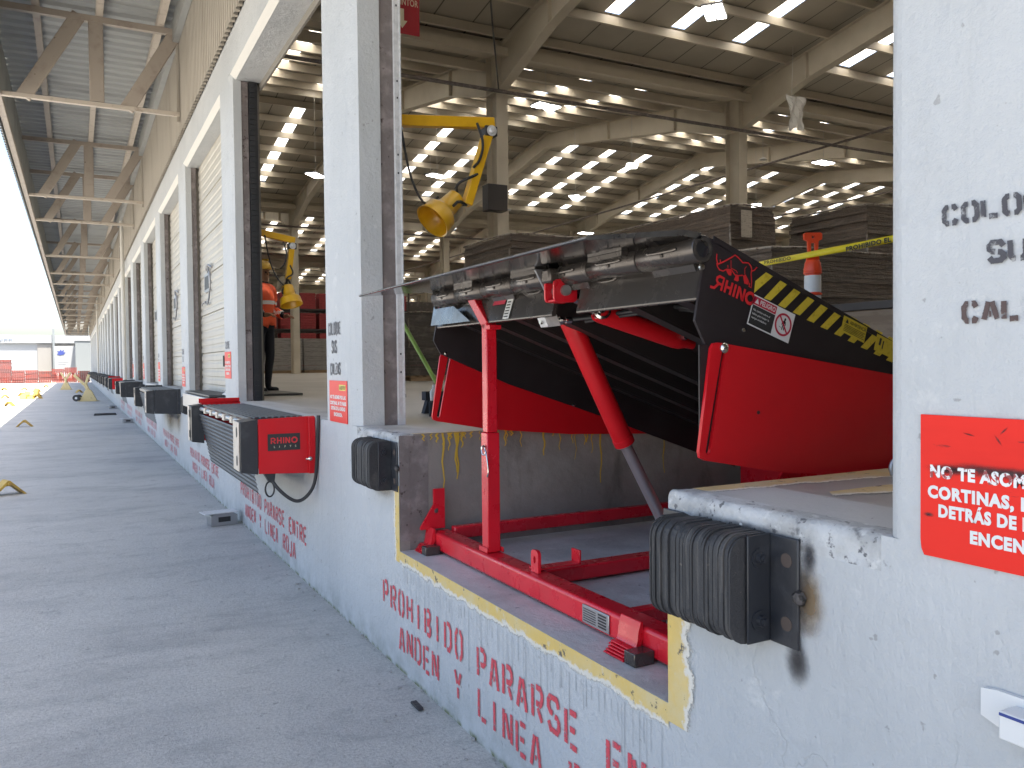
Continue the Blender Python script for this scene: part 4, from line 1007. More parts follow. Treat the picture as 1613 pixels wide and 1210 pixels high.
g = MB(); rect(g, (.955, 1.637), .012, .022, .02, .045, .0014); rect(g, (.955, 1.637), .03, .036, .012, .04, .0014); g.build('label_lettering', 'black_text', ad2)
# emblem and name
g = MB()
for pts, wd in (
    ([(0.252, 1.926), (0.25, 1.912), (0.254, 1.898), (0.258, 1.893)], .0045), ([(0.256, 1.895), (0.278, 1.903), (0.306, 1.916), (0.325, 1.926), (0.34, 1.917), (0.356, 1.904), (0.379, 1.905), (0.389, 1.895), (0.393, 1.884)], .0045),
    ([(0.251, 1.898), (0.254, 1.887), (0.262, 1.878), (0.276, 1.875), (0.291, 1.881)], .004), ([(0.266, 1.9), (0.265, 1.909)], .004), ([(0.291, 1.881), (0.31, 1.88), (0.321, 1.868), (0.329, 1.862)], .004),
    ([(0.336, 1.863), (0.356, 1.865)], .004), ([(0.393, 1.887), (0.39, 1.871), (0.392, 1.847), (0.39, 1.828), (0.381, 1.832), (0.385, 1.841)], .004), ([(0.375, 1.856), (0.383, 1.838)], .003),
    ([(0.394, 1.88), (0.404, 1.883), (0.417, 1.895), (0.425, 1.894)], .004), ([(0.308, 1.909), (0.308, 1.885), (0.329, 1.878), (0.334, 1.871)], .0026), ([(0.371, 1.893), (0.364, 1.886), (0.364, 1.868)], .0026), ([(0.295, 1.894), (0.296, 1.886)], .003)):
    stroke2d(g, pts, wd, lambda x, z: (x, yS, z))
for q in ([(0.287, 1.879), (0.306, 1.881), (0.31, 1.873), (0.308, 1.862), (0.298, 1.863), (0.291, 1.871)], [(0.318, 1.849), (0.329, 1.867), (0.338, 1.864), (0.339, 1.848), (0.333, 1.845)], [(0.356, 1.864), (0.367, 1.868), (0.375, 1.856), (0.378, 1.837), (0.371, 1.838), (0.361, 1.84)]):
    g.add([(x, yS-.0006, z) for x, z in q], [tuple(range(len(q)))])
g.build('rhinoceros_emblem', 'decal_red2' if 'decal_red2' in M else 'red_text', sk_n)
g = MB(); N_ = (.236, 1.825)
def nm(u, v): return L3(N_, u, v)
for pts in ([(.032, 0), (.032, .040), (.014, .040), (.006, .033), (.006, .025), (.014, .018), (.030, .018)], [(.016, .017), (.004, -.001), (-.012, -.003)],
            [(.046, 0), (.046, .040)], [(.068, 0), (.068, .040)], [(.050, .020), (.064, .020)], [(.083, 0), (.083, .040)], [(.098, 0), (.098, .040)], [(.101, .036), (.119, .004)], [(.122, 0), (.122, .040)]):
    stroke2d(g, pts, .0085, nm)
ring(g, L3(N_, .150, .020), AX, AY, .0115, .0215)
g.build('name_lettering', 'red_text', sk_n)

# ================================================================== LAMINATED BUMPERS
def make_bumper(name, label, group, mt='rubber'):
    """pads stacked along y from 0 to .31, bracket towards -y"""
    t = thing(name, label, 'dock bumper', (0, 0, 0), 0, group)
    y = 0.004
    rnd = random.Random(3)
    g = MB()
    while y < .305:
        th = rnd.choice((.006, .007, .008, .010, .013, .018)); dx = rnd.uniform(-.0045, .003); dz = rnd.uniform(-.003, .003)
        pts = [(-.006, .122+dz), (-.006, -.122+dz)] + [(p[0], p[1]+dz) for p in rrect(-.125+dx, -.006, -.128, .128, .048, 5) if p[0] < -.05][::1]
        pts = rrect(-.125+dx, -.004, -.128+dz, .128+dz, .048, 5, (0, 1, 1, 0))
        pts = [(min(p[0], -.006), p[1]) if True else p for p in pts]
        g.prism(pts, 'y', y, y+th-.0016); y += th
    g.build('rubber_pads', [mt], t, local=True)
    for s, n_ in ((-1, 'near'), (1, 'far')):
        yb = -.001 if s < 0 else .312
        g = MB(); g.box(-.080, -.0015, yb-.006, yb, -.13, .13) if s < 0 else g.box(-.080, -.0015, yb, yb+.006, -.13, .13)
        if s < 0: g.box(-.0095, -.0015, -.095, -.007, -.13, .13)
        else: g.box(-.0095, -.0015, .318, .40, -.13, .13)
        br = g.build('angle_bracket', 'rub_steel', t, bevel=.003, local=True)
        for z in (-.075, .075):
            g = MB(); yy = -.007 if s < 0 else .318; g.lathe((-.045, yy, z), (0, s, 0), [(0, .024), (.004, .024), (.004, .014), (.016, .013), (.016, .008), (.024, .008), (.024, 0)], 10)
            g.build('tie_bolt', 'rub_steel', br, local=True)
            g = MB(); yh = -.06 if s < 0 else .37; g.lathe((-.0097, yh, z), (-1, 0, 0), [(0, .017), (.001, .017), (.001, .0)], 16); g.build('bolt_hole', 'hole', br, local=True)
    if True:
        g = MB(); g.lathe((-.006, -.098, -.005), (-1, -.3, 0), [(0, .016), (.006, .019), (.014, .014), (.017, .006), (.019, 0)], 7); g.build('weld_lump', 'weld', t, local=True)
    return t
ZB = 1.057
b0 = make_bumper('dock_bumper', 'thick black laminated rubber bumper with bolted bracket, nearest one, right of the open pit', 'laminated bumpers along the dock')
b0.location = (0, 1.462, ZB)
b1 = copy_tree(b0, loc=(0, 4.155, ZB+.01), label='black laminated rubber bumper left of the open pit, beside the red notice pillar', group='laminated bumpers along the dock')
b2 = copy_tree(b0, loc=(0, 12.62, ZB-.01), label='black laminated bumper just past the far end of the red box lift', group='laminated bumpers along the dock')
for k, y in enumerate((9.85, 17.35+.35, 21.7)):
    copy_tree(b0, loc=(0, y, ZB), label=('black laminated bumper half hidden behind the red box lift', 'black laminated bumper behind the first plain black box lift', 'black laminated bumper between the two plain black box lifts')[k], group='laminated bumpers along the dock')

# ================================================================== EDGE-OF-DOCK LIFTS
def make_eod(y0, y1, red, label, lip=True):
    """box-shaped lift bolted on the dock face from y0 to y1"""
    t = thing('dock_edge_lift', label, 'dock lift', (0, y0, ZD), 0, 'box lifts bolted on the dock face')
    cm = 'red' if red else 'rub_steel'
    # end plates
    for k, (a, b) in enumerate(((y0, y0+.012), (y1-.012, y1))):
        g = MB(); g.prism([(-.385, .868), (-.02, .850), (-.004, .850), (-.004, 1.250), (-.385, 1.238)], 'y', a, b); e = g.build('end_plate', cm, t, bevel=.004)
        if k == 0:
            g = MB(); g.box(-.050, -.004, a-.03, a-.001, .850, 1.246); g.build('mounting_flange', cm, e, bevel=.004)
            if red:
                g = MB(); g.box(-.325, -.105, a-.003, a-.0005, 1.020, 1.135); lb = g.build('name_plate', 'black_text', e)
                g = MB(); yy = a-.0042
                # bold letters, reading towards +x
                def tx(u, v): return (-.305+u, yy, 1.068+v)
                for pts in ([(.004, 0), (.004, .038), (.020, .038), (.029, .031), (.029, .024), (.020, .017), (.010, .017)], [(.018, .0165), (.031, 0)], [(.046, 0), (.046, .042)], [(.070, 0), (.070, .042)], [(.0505, .021), (.0655, .021)], [(.087, 0), (.087, .042)], [(.103, 0), (.103, .042)], [(.1065, .037), (.1235, .005)], [(.127, 0), (.127, .042)]):
                    stroke2d(g, pts, .0088, tx)
                ring(g, tx(.161, .021), (1, 0, 0), (0, 0, 1), .012, .0225)
                g.build('name_lettering', 'red_text', lb)
                g = MB()
                for i, ch in enumerate('LIFTS'): put_text(g, ch, (-.285+.036*i, yy, 1.040), (1, 0, 0), (0, 0, 1), .013, bold=.01)
                g.build('small_lettering', 'cream_text', lb)
                g = MB(); g.lathe((-.045, a-.031, .955), (0, -1, 0), [(0, .014), (.01, .014), (.014, .009), (.018, 0)], 12); g.tube([(-.075, a-.036, .953), (-.045, a-.036, .953)], .006, 6); g.build('latch', 'chrome', e)
    # bumper blocks at both ends
    for k, (a, b) in enumerate(((y0+.014, y0+.27), (y1-.27, y1-.014))):
        g = MB(); g.prism([(-.50, .880), (-.387, .862), (-.387, 1.236), (-.50, 1.222)] if True else 0, 'y', a, b); q = g.build('bumper_block', 'rub_steel', t, bevel=.012, seg=3)
        g = MB(); g.box(-.5085, -.501, a+.03 if k == 0 else a+.10, b-.005 if k == 0 else b-.02, .885, 1.222); f_ = g.build('wear_plate', 'chord', q, bevel=.003)
        g = MB()
        for z in (.955, 1.15): g.prism(rrect((a+b)/2-.05, (a+b)/2-.005, z-.035, z+.035, .02), 'x', -.5105, -.5088)
        g.build('plate_slot', 'black_text', f_)
        g = MB(); g.box(-.386, -.004, a+.02, b-.0, .90, 1.20); g.build('block_bracket', cm, q)
    # ribbed deck and hanging lip
    a, b = y0+.29, y1-.29
    g = MB(); n = 9
    for i in range(n):
        x0 = -.40+i*.044; g.prism([(x0, 1.226), (x0+.004, 1.236), (x0+.028, 1.237), (x0+.034, 1.228), (x0+.044, 1.226), (x0+.044, 1.216), (x0, 1.216)], 'y', a, b)
    dk = g.build('ribbed_deck', 'galv_rib', t)
    g = MB()
    for i in range(13):
        x0, z0 = -.425+.0075*i*1.0, 1.150-.036*i; x1, z1 = x0+.0075, z0-.036
        g.add([(x0, a, z0), (x0-.006, a, z0-.010), (x1-.006, a, z1+.008), (x1, a, z1), (x0, b, z0), (x0-.006, b, z0-.010), (x1-.006, b, z1+.008), (x1, b, z1)], [(0,1,5,4), (1,2,6,5), (2,3,7,6)])
    lp_ = g.build('hanging_lip', 'galv_rib', t)
    g = MB(); g.cyl((-.41, a, 1.195), (-.41, b, 1.195), .020, n=14); hg = g.build('hinge_rod', 'galv_dull', t, smooth=40)
    g = MB()
    for i in range(6):
        y = a+.12+i*(b-a-.2)/6; g.box(-.436, -.400, y, y+.10, 1.170, 1.218)
    g.build('hinge_lugs', 'chord', hg)
    g = MB(); g.box(-.40, -.01, b+.28-.002, b+.29-.004, 1.239, 1.285) if red else g.box(-.3, -.01, b+.27, b+.28, 1.24, 1.26)
    g.build('side_curb', cm, t)
    return t
M['galv_rib'] = mat('ribbed_grey_steel', (.06, .06, .063), .5, .2, layers=[(6, one, (.045, .045, .047), .45, .7)], bump=(40, .08))
e0 = make_eod(5.75, 8.70, True, 'red and black box lift with a name plate, bolted below the open doorway')
make_eod(14.1, 17.15, False, 'plain black box lift with hanging ribbed lip, next beyond the red one')
make_eod(22.45, 25.5, False, 'second plain black box lift beyond the red one, before the cream downpipe')
make_eod(31.0, 34.0, True, 'distant red ended box lift just past the cream downpipe')
far_e = make_eod(35.2, 38.2, False, 'tiny black box lift in the far row past the distant red ended lift')
for k in range(1, 8): copy_tree(far_e, loc=(0, 35.2+PITCH*k*1.5, ZD))
g = MB()
g.tube([(-.012, 5.60, 1.26), (-.016, 5.60, 1.20), (-.016, 5.62, 1.09), (-.016, 5.64, .98), (-.016, 5.67, .85), (-.032, 5.69, .752), (-.086, 5.71, .681), (-.139, 5.72, .660), (-.195, 5.73, .690), (-.258, 5.75, .752), (-.30, 5.78, .82), (-.31, 5.80, .86)], .0125, 8, 3)
tag(g.build('power_cable', 'cable', None), 'black power cable looping down beside the red and black box lift', 'cable')
g = MB(); g.tube([(-.306+.030*math.cos(2*math.pi*i/20), 5.80, .752+.052*math.sin(2*math.pi*i/20)) for i in range(21)], .006, 8); g.prism([(-.347, .862), (-.272, .862), (-.280, .806), (-.315, .806)], 'y', 5.765, 5.835)
tag(g.build('pull_handle', 'cable', None), 'black loop handle hanging under the red and black box lift', 'handle')

# ================================================================== SIGNS
def notice(y0, y1, z0, z1, label, near=False, worn=True):
    t = thing('notice_sign', label, 'sign', (0, y1, z0), 0, 'red notices on the dock pillars')
    g = MB(); pts = [(y0, z0), (y1-.008, z0), (y1-.002, z0+.012), (y1, z0+.03), (y1, z1), (y0, z1)]
    g.prism(pts, 'x', -.0055, -.0015); g.build('panel', 'sign' if near else 'sign_far', t)
    s = (y1-y0)/.395; g = MB()
    lines = (('NO TE ASOMES POR LAS', 1.372-1.216, .345), ('CORTINAS, NI TE PARES', 1.332-1.216, .362), ('DETRÁS DE LA UNIDAD', 1.297-1.216, .318), ('ENCENDIDA.', 1.257-1.216, .19))
    ln_sets = [lines[:1], lines[1:]] if near else [lines]
    for i, ls in enumerate(ln_sets):
        g = MB()
        for b_, dz, wd in ls: put_text(g, b_, (-.0065, (y0+y1)/2+wd*s/2+(.004 if b_[0] == 'N' else 0), z0+dz*(z1-z0)/.276), (0, -1, 0), (0, 0, 1), .0215*(z1-z0)/.276, width=wd*s, bold=.055)
        g.build('lettering', 'worn_white' if near and i == 0 else 'white', t)
    g = MB(); g.box(-.0062, -.0056, y0+.03*s, y0+.17*s, z1-.062*s, z1-.025*s); yb = g.build('yellow_panel', 'decal_yellow', t)
    g = MB(); put_text(g, '¡ALERTO!', (-.0068, y0+.16*s, z1-.054*s), (0, -1, 0), (0, 0, 1), .02*s, width=.12*s, bold=.02); g.build('panel_lettering', 'black_text', yb)
    if near:
        g = MB(); blot(g, (-.0060, y1-.060, 1.389), (0, 1, 0), (0, 0, 1), .058, .013); blot(g, (-.0060, y1-.17, 1.394), (0, 1, 0), (0, 0, 1), .165, .016); blot(g, (-.0061, y1-.018, 1.297), (0, 1, 0), (0, 0, 1), .015, .006)
        blot(g, (-.0061, y1-.155, 1.452), (0, .6, .8), (0, -.8, .6), .016, .003); blot(g, (-.0061, y1-.165, 1.470), (0, .7, -.7), (0, .7, .7), .014, .0025); blot(g, (-.0061, y1-.10, 1.459), (0, .95, .2), (0, -.2, .95), .016, .002)
        g.build('black_scuffs', 'scorch', t)
    return t
notice(.665, 1.058, 1.216, 1.492, 'large red notice with white lettering on the nearest pillar, smeared with black', near=True)
notice(4.945, 5.338, 1.238, 1.503, 'red notice on the pillar left of the open pit, below black stencilled words')
notice(9.20, 9.60, 1.47, 1.76, 'red notice on the second pillar, just beyond the doorway with the person')
notice(13.40, 13.80, 1.30, 1.60, 'small red notice on the third pillar, above the plain black box lift')
for k, y in enumerate((17.6, 21.8, 26.0)):
    notice(y, y+.4, 1.32, 1.70, ('tiny red notice low on the fourth pillar', 'tiny red notice low on the fifth pillar', 'tiny red notice low on the sixth pillar, nearest to the downpipe')[k])
t = thing('extinguisher_sign', 'dark red EXTINTOR sign with a downward arrow, hung inside the doorway at top', 'sign', (.52, 5.46, 3.92))
g = MB(); g.box(.475, .705, 5.45, 5.456, 3.895, 4.235); g.build('panel', 'maroon', t)
g = MB(); put_text(g, 'EXTINTOR', (.485, 5.4485, 4.092), (1, 0, 0), (0, 0, 1), .044, width=.210, bold=.012)
g.add([(x, 5.4485, z) for x, z in ((.562,4.065),(.590,4.065),(.590,3.985),(.562,3.985))], [(0, 1, 2, 3)]); g.add([(x, 5.4485, z) for x, z in ((.538,3.985),(.614,3.985),(.576,3.930))], [(0, 1, 2)]); g.build('lettering', 'cream_text', t)
g = MB(); g.box(.30, .68, 5.457, 5.468, 4.205, 4.225); g.build('bracket', 'cable', t)

# ================================================================== DOCK LAMPS
def make_lamp(label, el, a0, fe, hb, ht, open_dir):
    """wall arm a0 -> elbow el, forearm el -> fe, bell from ht (back) to hb (mouth)"""
    t = thing('dock_lamp', label, 'dock lamp', a0, 0, 'yellow dock lamps on folding arms')
    g = MB(); g.bar(a0, Vector(el)+Vector((.035, 0, .052)), .062, .070); arm = g.build('upper_arm', 'yellow', t, bevel=.005)
    g = MB(); g.box(.300, .335, a0[1]-.06, a0[1]+.06, a0[2]-.25, a0[2]+.12); g.build('wall_plate', 'yellow', t, bevel=.004)
    e = Vector(el); f = Vector(fe)
    g = MB(); g.bar(e, f, .060, .072, up=(0, 1, 0)); fa = g.build('forearm', 'yellow', t, bevel=.005)
    g = MB(); g.box(e.x-.045, e.x+.045, e.y-.046, e.y+.046, e.z-.045, e.z+.022); jt = g.build('elbow_joint', 'cable', t, bevel=.006)
    g = MB(); g.lathe((e.x, e.y-.047, e.z-.012), (0, -1, 0), [(0, .036), (.004, .036), (.004, .022), (.010, .020), (.016, .012), (.016, 0)], 20); g.build('elbow_knob', 'galv', jt)
    hb, ht = Vector(hb), Vector(ht); d = (hb-ht); Lh = d.length
    g = MB(); g.lathe(ht, d, [(0, 0), (0, .045), (.012, .062), (Lh*.50, .070), (Lh*.56, .085), (Lh*.66, .112), (Lh*.99, .122), (Lh, .125), (Lh*.985, .117), (Lh*.68, .106), (Lh*.6, .085), (Lh*.6, 0)], 32); bl = g.build('lamp_shade', 'yellow', t, smooth=40)
    dn = d.normalized(); s = dn.cross(Vector((0, 0, 1))).normalized()
    g = MB()
    for q in (1, -1): g.tube([f, ht+s*q*.08+dn*.06, ht+s*q*.085+dn*Lh*.45], .010, 8, 1)
    g.build('yoke', 'cable', t)
    g = MB(); g.tube([e+Vector((-.10, -.03, .03)), e+Vector((-.06, -.05, -.10)), e+Vector((-.09, -.05, -.22)), e+Vector((-.14, -.05, -.27))], .009, 8, 2)
    g.tube([Vector(a0)+Vector((.05, -.04, -.03)), Vector(a0)+Vector((.10, -.05, -.35)), Vector(a0)+Vector((.20, -.06, -.55)), ht+d*.75+Vector((0, 0, .12))], .008, 8, 2)
    g.tube([e*.4+f*.6+Vector((0, -.03, 0)), ht+Vector((.06, -.08, .12)), ht+Vector((-.02, -.03, .08)), ht+Vector((0, 0, .02))], .009, 8, 2); g.build('lamp_cable', 'cable', t)
    return t
make_lamp('near yellow dock lamp on a bent arm, hanging in the pit doorway', (1.012, 5.0, 3.165), (.33, 5.02, 3.150), (.842, 5.0, 2.655), (.588, 4.985, 2.525), (.785, 5.02, 2.705), None)
make_lamp('smaller yellow dock lamp hanging in the next doorway, beside the person in orange', (.673, 9.25, 2.935), (.33, 9.28, 3.06), (.625, 9.25, 2.56), (.645, 9.18, 2.27), (.615, 9.25, 2.49), None)

# ================================================================== INSIDE THE WAREHOUSE
def wrapped_load(name, label, x0, x1, y0, y1, z1, mt='film', labels=(), seed=1, n=None, group='film wrapped stacks behind the leveler'):
    rnd = random.Random(seed); t = thing(name, label, 'wrapped stack', ((x0+x1)/2, (y0+y1)/2, ZD), 0, group)
    g = MB()
    for y in (y0+.02, (y0+y1)/2-.05, y1-.12): g.box(x0+.02, x1-.02, y, y+.10, ZD+.002, ZD+.10)
    k = int((x1-x0)/.16)
    for i in range(k): xx = x0+.01+(x1-x0-.12)*i/(k-1); g.box(xx, xx+.10, y0, y1, ZD+.101, ZD+.12)
    g.build('pallet', 'wood', t)
    g = MB(); z = ZD+.122; h = .05
    n = n or int((z1-z)/h); h = (z1-z)/n
    for i in range(n):
        a, b, c, d = [rnd.uniform(-.012, .012) for _ in range(4)]; bulge = .03*math.sin(math.pi*i/n)
        m_ = 5; P_ = []
        for q in range(m_): P_.append((x0+a-bulge+(x1-x0-a+b+2*bulge)*q/m_, y0+c-bulge+rnd.uniform(-.006, .006)))
        for q in range(m_): P_.append((x1+b+bulge+rnd.uniform(-.006, .006), y0+c-bulge+(y1-y0-c+d+2*bulge)*q/m_))
        for q in range(m_): P_.append((x1+b+bulge-(x1-x0-a+b+2*bulge)*q/m_, y1+d+bulge+rnd.uniform(-.006, .006)))
        for q in range(m_): P_.append((x0+a-bulge+rnd.uniform(-.006, .006), y1+d+bulge-(y1-y0-c+d+2*bulge)*q/m_))
        g.prism(P_, 'z', z+h*i, z+h*(i+1)-.004)
    ld = g.build('cardboard_layers', mt, t)
    g = MB()                                                       # loose film ends and folds on the corners
    for i in range(5):
        zz = z1-.1-rnd.random()*.8; g.tube([(x0-.035, y0-.03, zz), (x0-.05, y0-.045, zz-.1), (x0-.04, y0-.05, zz-.25), (x0-.045, y0-.04, zz-.32-.1*rnd.random())], .012, 6, 2)
    g.tube([(x0-.02, y0-.02, z1-.01), (x0+.3*(x1-x0), y0-.03, z1+.012), (x0+.7*(x1-x0), y0-.03, z1-.006), (x1, y0-.02, z1+.01)], .012, 6, 2)
    g.tube([(x0-.02, y0-.02, z1-.01), (x0-.03, y0+.4*(y1-y0), z1+.012), (x0-.02, y1, z1)], .012, 6, 2)
    g.build('film_folds', 'film_edge', t)
    for (u, za, zb, wd) in labels:
        g = MB(); g.box(x0+u, x0+u+wd, y0-.052, y0-.048, za, zb); g.build('paper_label', 'paper', t)
    return t
M['film_edge'] = mat('bunched_stretch_film', (.30, .27, .24), .25, layers=[(14, one, (.14, .11, .09), .45, .6)])
wrapped_load('wrapped_stack', 'tall film wrapped cardboard stack with paper labels, right behind the raised leveler hinge', 5.36, 6.05, 7.40, 11.4, 3.44, labels=((.12, 3.06, 3.38, .17), (.30, 2.5, 2.8, .17)), seed=2)
wrapped_load('wrapped_stack', 'film wrapped stack seen above the leveler lip, left of the labelled tall stack', 4.0, 5.15, 10.35, 11.9, 3.44, seed=5)
wrapped_load('wrapped_stack', 'low wide brown wrapped stack behind the orange delineator post', 4.25, 6.05, 5.65, 6.85, 2.66, seed=8)
wrapped_load('wrapped_stack', 'tall wrapped stack at the edge of the nearest pillar, behind the low wide stack', 7.08, 8.3, 6.9, 8.1, 3.5, seed=11)
wrapped_load('wrapped_stack', 'dark wrapped load on the floor behind the green pole', 5.0, 6.2, 17.0, 18.2, 2.75, mt='goods', seed=12, n=18)
wrapped_load('wrapped_stack', 'dark wrapped load deeper inside, right of the load behind the green pole', 6.9, 8.1, 19.0, 20.2, 2.95, mt='goods', seed=14, n=18)
t = thing('cable_drum_crate', 'brown board crate with dark lid edge, peeking out beside the nearest pillar', 'crate', (4.9, 4.55, ZD))
g = MB(); g.box(4.45, 5.3, 4.35, 5.2, ZD+.002, 2.02); g.build('crate_box', mat('plain_board', (.30, .235, .18), .8, layers=[(3, (1, 1, 4), (.24, .185, .14), .45, .6)]), t, bevel=.01)
g = MB(); g.box(4.42, 5.33, 4.32, 5.23, 2.022, 2.09); g.build('crate_lid', 'dark_steel', t, bevel=.005)
# grey blocks, racks and crates far inside
def block_pile(x, y, n, label):
    t = thing('block_pile', label, 'block pile', (x, y, ZD), 0, 'grey block piles far inside')
    g = MB()
    for i in range(7):
        g.box(x+.01*(i % 2), x+2.3, y+.01*((i*3) % 2), y+1.2, ZD+.14+i*.23, ZD+.14+i*.23+.222)
    g.build('blocks', 'block', t, bevel=.01); g = MB(); g.box(x+.05, x+2.25, y+.05, y+1.1, ZD+.002, ZD+.135); g.build('pallet', 'wood', t)
block_pile(6.3, 41.5, 3, 'grey block pile far inside, left one, behind the person')
block_pile(8.75, 41.9, 3, 'grey block pile far inside, in the middle of the row behind the person')
block_pile(11.2, 42.6, 3, 'grey block pile far inside, right one, beside the pillar edge')
rack = thing('storage_rack', 'dark steel storage rack with red crates far inside the warehouse', 'rack', (7, 54, ZD))
RX = [6.4+1.25*i for i in range(13)]; LV = [ZD+.12, ZD+1.45, ZD+2.75, ZD+4.05]
g = MB()
for i in range(0, 14, 2):
    for y in (53.4, 54.6): g.box(6.3+1.25*i-.05, 6.3+1.25*i+.05, y-.05, y+.05, ZD+.002, ZD+5.4)
g.build('rack_uprights', 'dark_steel', rack)
g = MB()
for z in LV[1:]:
    for y in (53.36, 54.64): g.box(6.25, 22.7, y-.03, y+.03, z-.13, z-.012)
g.build('rack_beams', 'dark_steel', rack)
g = MB(); g.box(4, 40, 57, 57.4, ZD+.002, 6.2); 
tag(g.build('goods_wall', 'goods', None), 'long dark mass of stored goods behind the rack of red crates', 'stored goods')
cr = None; rnd = random.Random(4)
for i, x in enumerate(RX):
    for j, z in enumerate(LV):
        if rnd.random() < (.5 if i not in (3, 4, 8, 9) else .0): continue
        if cr is None:
            g = MB(); g.box(0, 1.02, 0, 1.0, 0, .12); g.box(.02, 1.0, .02, .98, .125, 1.02)
            for q in range(5): g.box(.0, 1.02, -.012, .0, .2+q*.17, .28+q*.17)
            cr = g.build('crate', 'crate', None, local=True, bevel=.01); tag(cr, 'red slatted crate on the dark storage rack far inside', 'crate', 'red crates on the far rack'); cr.location = (x, 53.5, z)
        else: c = cr.copy(); col.objects.link(c); c.location = (x, 53.5, z)
# hanging lamps
def hanging_lamp(x, y, z, label):
    t = thing('hanging_lamp', label, 'hanging lamp', (x, y, z), R(random.randint(0, 60)), 'hanging led lamps under the roof')
    g = MB(); g.box(-.36, .36, -.20, .20, .03, .07); hs = g.build('lamp_housing', 'galv_dull', t, local=True)
    for i in (-1, 1):
        for j in (-1, 1):
            g = MB(); g.box(i*.19-.14, i*.19+.14, j*.10-.08, j*.10+.08, .012, .028); g.build('led_panel', 'lamp_glow', t, local=True)
    g = MB(); zr = zroof(y)-z
    g.tube([(0, 0, .07), (0, 0, zr-.2)], .008, 6); g.build('hanging_wire', 'rope', t, local=True)
LPS = [((9.39, 12.18, 8.2), 'led lamp hanging nearest the doorway, below two bright skylights'), ((9.08, 17.99, 8.0), 'led lamp hanging beside the nearest inner column'), ((19.85, 18.83, 7.9), 'led lamp near the nearest pillar, level with the hanging white plastic'), ((14.5, 21.8, 7.9), 'led lamp between the two big columns'), ((22.4, 24.4, 7.7), 'led lamp just right of the second column'), ((9.4, 25.8, 7.9), 'led lamp above the yellow dock lamp shade'), ((31.9, 30.0, 7.6), 'far led lamp above the orange delineator'), ((15.0, 26.0, 7.7), 'led lamp just beyond the pair of columns, over the leveler'),
       ((11.3, 31, 7.7), 'led lamp deep behind the first column'), ((20, 33, 7.7), 'led lamp deep in the third gable'), ((27, 36, 7.7), 'led lamp deep under the far rafters on the side of the nearest pillar'), ((5.6, 27, 7.8), 'led lamp seen through the doorway with the person')]
for p, s in LPS: hanging_lamp(*p, s)
g = MB(); g.tube([(18.2, 19.8, 8.15), (18.2, 19.8, zroof(19.8)-.2)], .009, 6); g.lathe((18.2, 19.8, 8.05), (0, 0, 1), [(0, 0), (0, .10), (.03, .12), (.08, .05), (.10, 0)], 14)
tag(g.build('hanging_wire', 'rope', None), 'long pale wire with a small round weight hanging from the roof', 'wire')
# white plastic hanging from a rafter
g = MB(); rows = []; rnd = random.Random(2)
for i in range(9):
    z = 8.18-.095*i; wv = .29-.008*i+.02*math.sin(i*1.9); rows.append([(14.55+wv*u, 15.0+.05*math.sin(u*5+i*.7), z-(.10*rnd.random() if i == 8 else 0)+.03*math.sin(u*4)) for u in (-1, -.7, -.4, -.1, .2, .5, .8, 1)])
vs = [p for r_ in rows for p in r_]; g.add(vs, [(i*8+j, i*8+j+1, i*8+j+9, i*8+j+8) for i in range(8) for j in range(7)])
g.tube([(14.4, 15, 8.2), (14.45, 15, zroof(15)-.25)], .006, 6)
bag = tag(g.build('hanging_plastic', 'bag', None), 'torn white plastic sheet hanging under the roof near the second column', 'plastic sheet')
sd = bag.modifiers.new('solid', 'SOLIDIFY'); sd.thickness = .012
# loose cables under the roof, and the dark box on the first column
for pts, r_, lb in (([(.4, 5.2, 6.2), (2.0, 7.0, 6.6), (4.0, 11, 7.4), (7.4, 17.3, 8.0)], .018, 'thin cable rising from the doorway to the first inner column'),):
    g = MB(); g.tube(pts, r_, 6, 3); tag(g.build('roof_cable', 'cable', None), lb, 'cable')
t = thing('electric_box', 'dark electrical box strapped on the first inner column behind the dock lamp', 'electric box', (7.55, 17.4, 5.5))
g = MB(); g.box(7.0, 7.5, 17.10, 17.42, 5.15, 5.75); g.build('box_body', 'dark_steel', t, bevel=.01)
g = MB()
for z in (5.25, 5.65): g.box(7.35, 7.75, 17.415, 17.428, z-.02, z+.02)
g.build('strap', 'galv_dull', t)
# green broom leaning by the door and clutter at its foot
t = thing('broom', 'green handled broom leaning behind the leveler, beside the door track', 'broom', (.93, 5.75, ZD))
g = MB(); g.tube([(.95, 5.72, ZD+.16), (.70, 6.05, 2.05)], .016, 10); g.build('broom_handle', 'green', t)
g = MB(); g.box(.80, 1.08, 5.66, 5.74, ZD+.10, ZD+.165); g.prism([(.79, ZD+.004), (1.09, ZD+.004), (1.06, ZD+.10), (.82, ZD+.10)], 'y', 5.67, 5.73); g.build('broom_head', 'navy', t)
t = thing('water_bottle', 'small clear bottle with dark base on the floor by the toe guard', 'bottle', (.74, 5.35, ZD))
g = MB(); g.lathe((.74, 5.35, ZD+.002), (0, 0, 1), [(0, 0), (0, .04), (.10, .042), (.11, .03), (.11, 0)], 14); g.build('bottle_base', 'navy', t, smooth=40)
g = MB(); g.lathe((.74, 5.35, ZD+.113), (0, 0, 1), [(0, .03), (.06, .033), (.09, .013), (.11, .013), (.11, 0)], 14); g.build('bottle_top', 'reflect', t, smooth=40)
g = MB(); g.box(1.3, 1.75, 8.6, 8.75, ZD+.003, ZD+.04); tag(g.build('wood_plank', 'dark_steel', None, bevel=.004), 'short dark plank lying on the warehouse floor beyond the door track', 'plank')
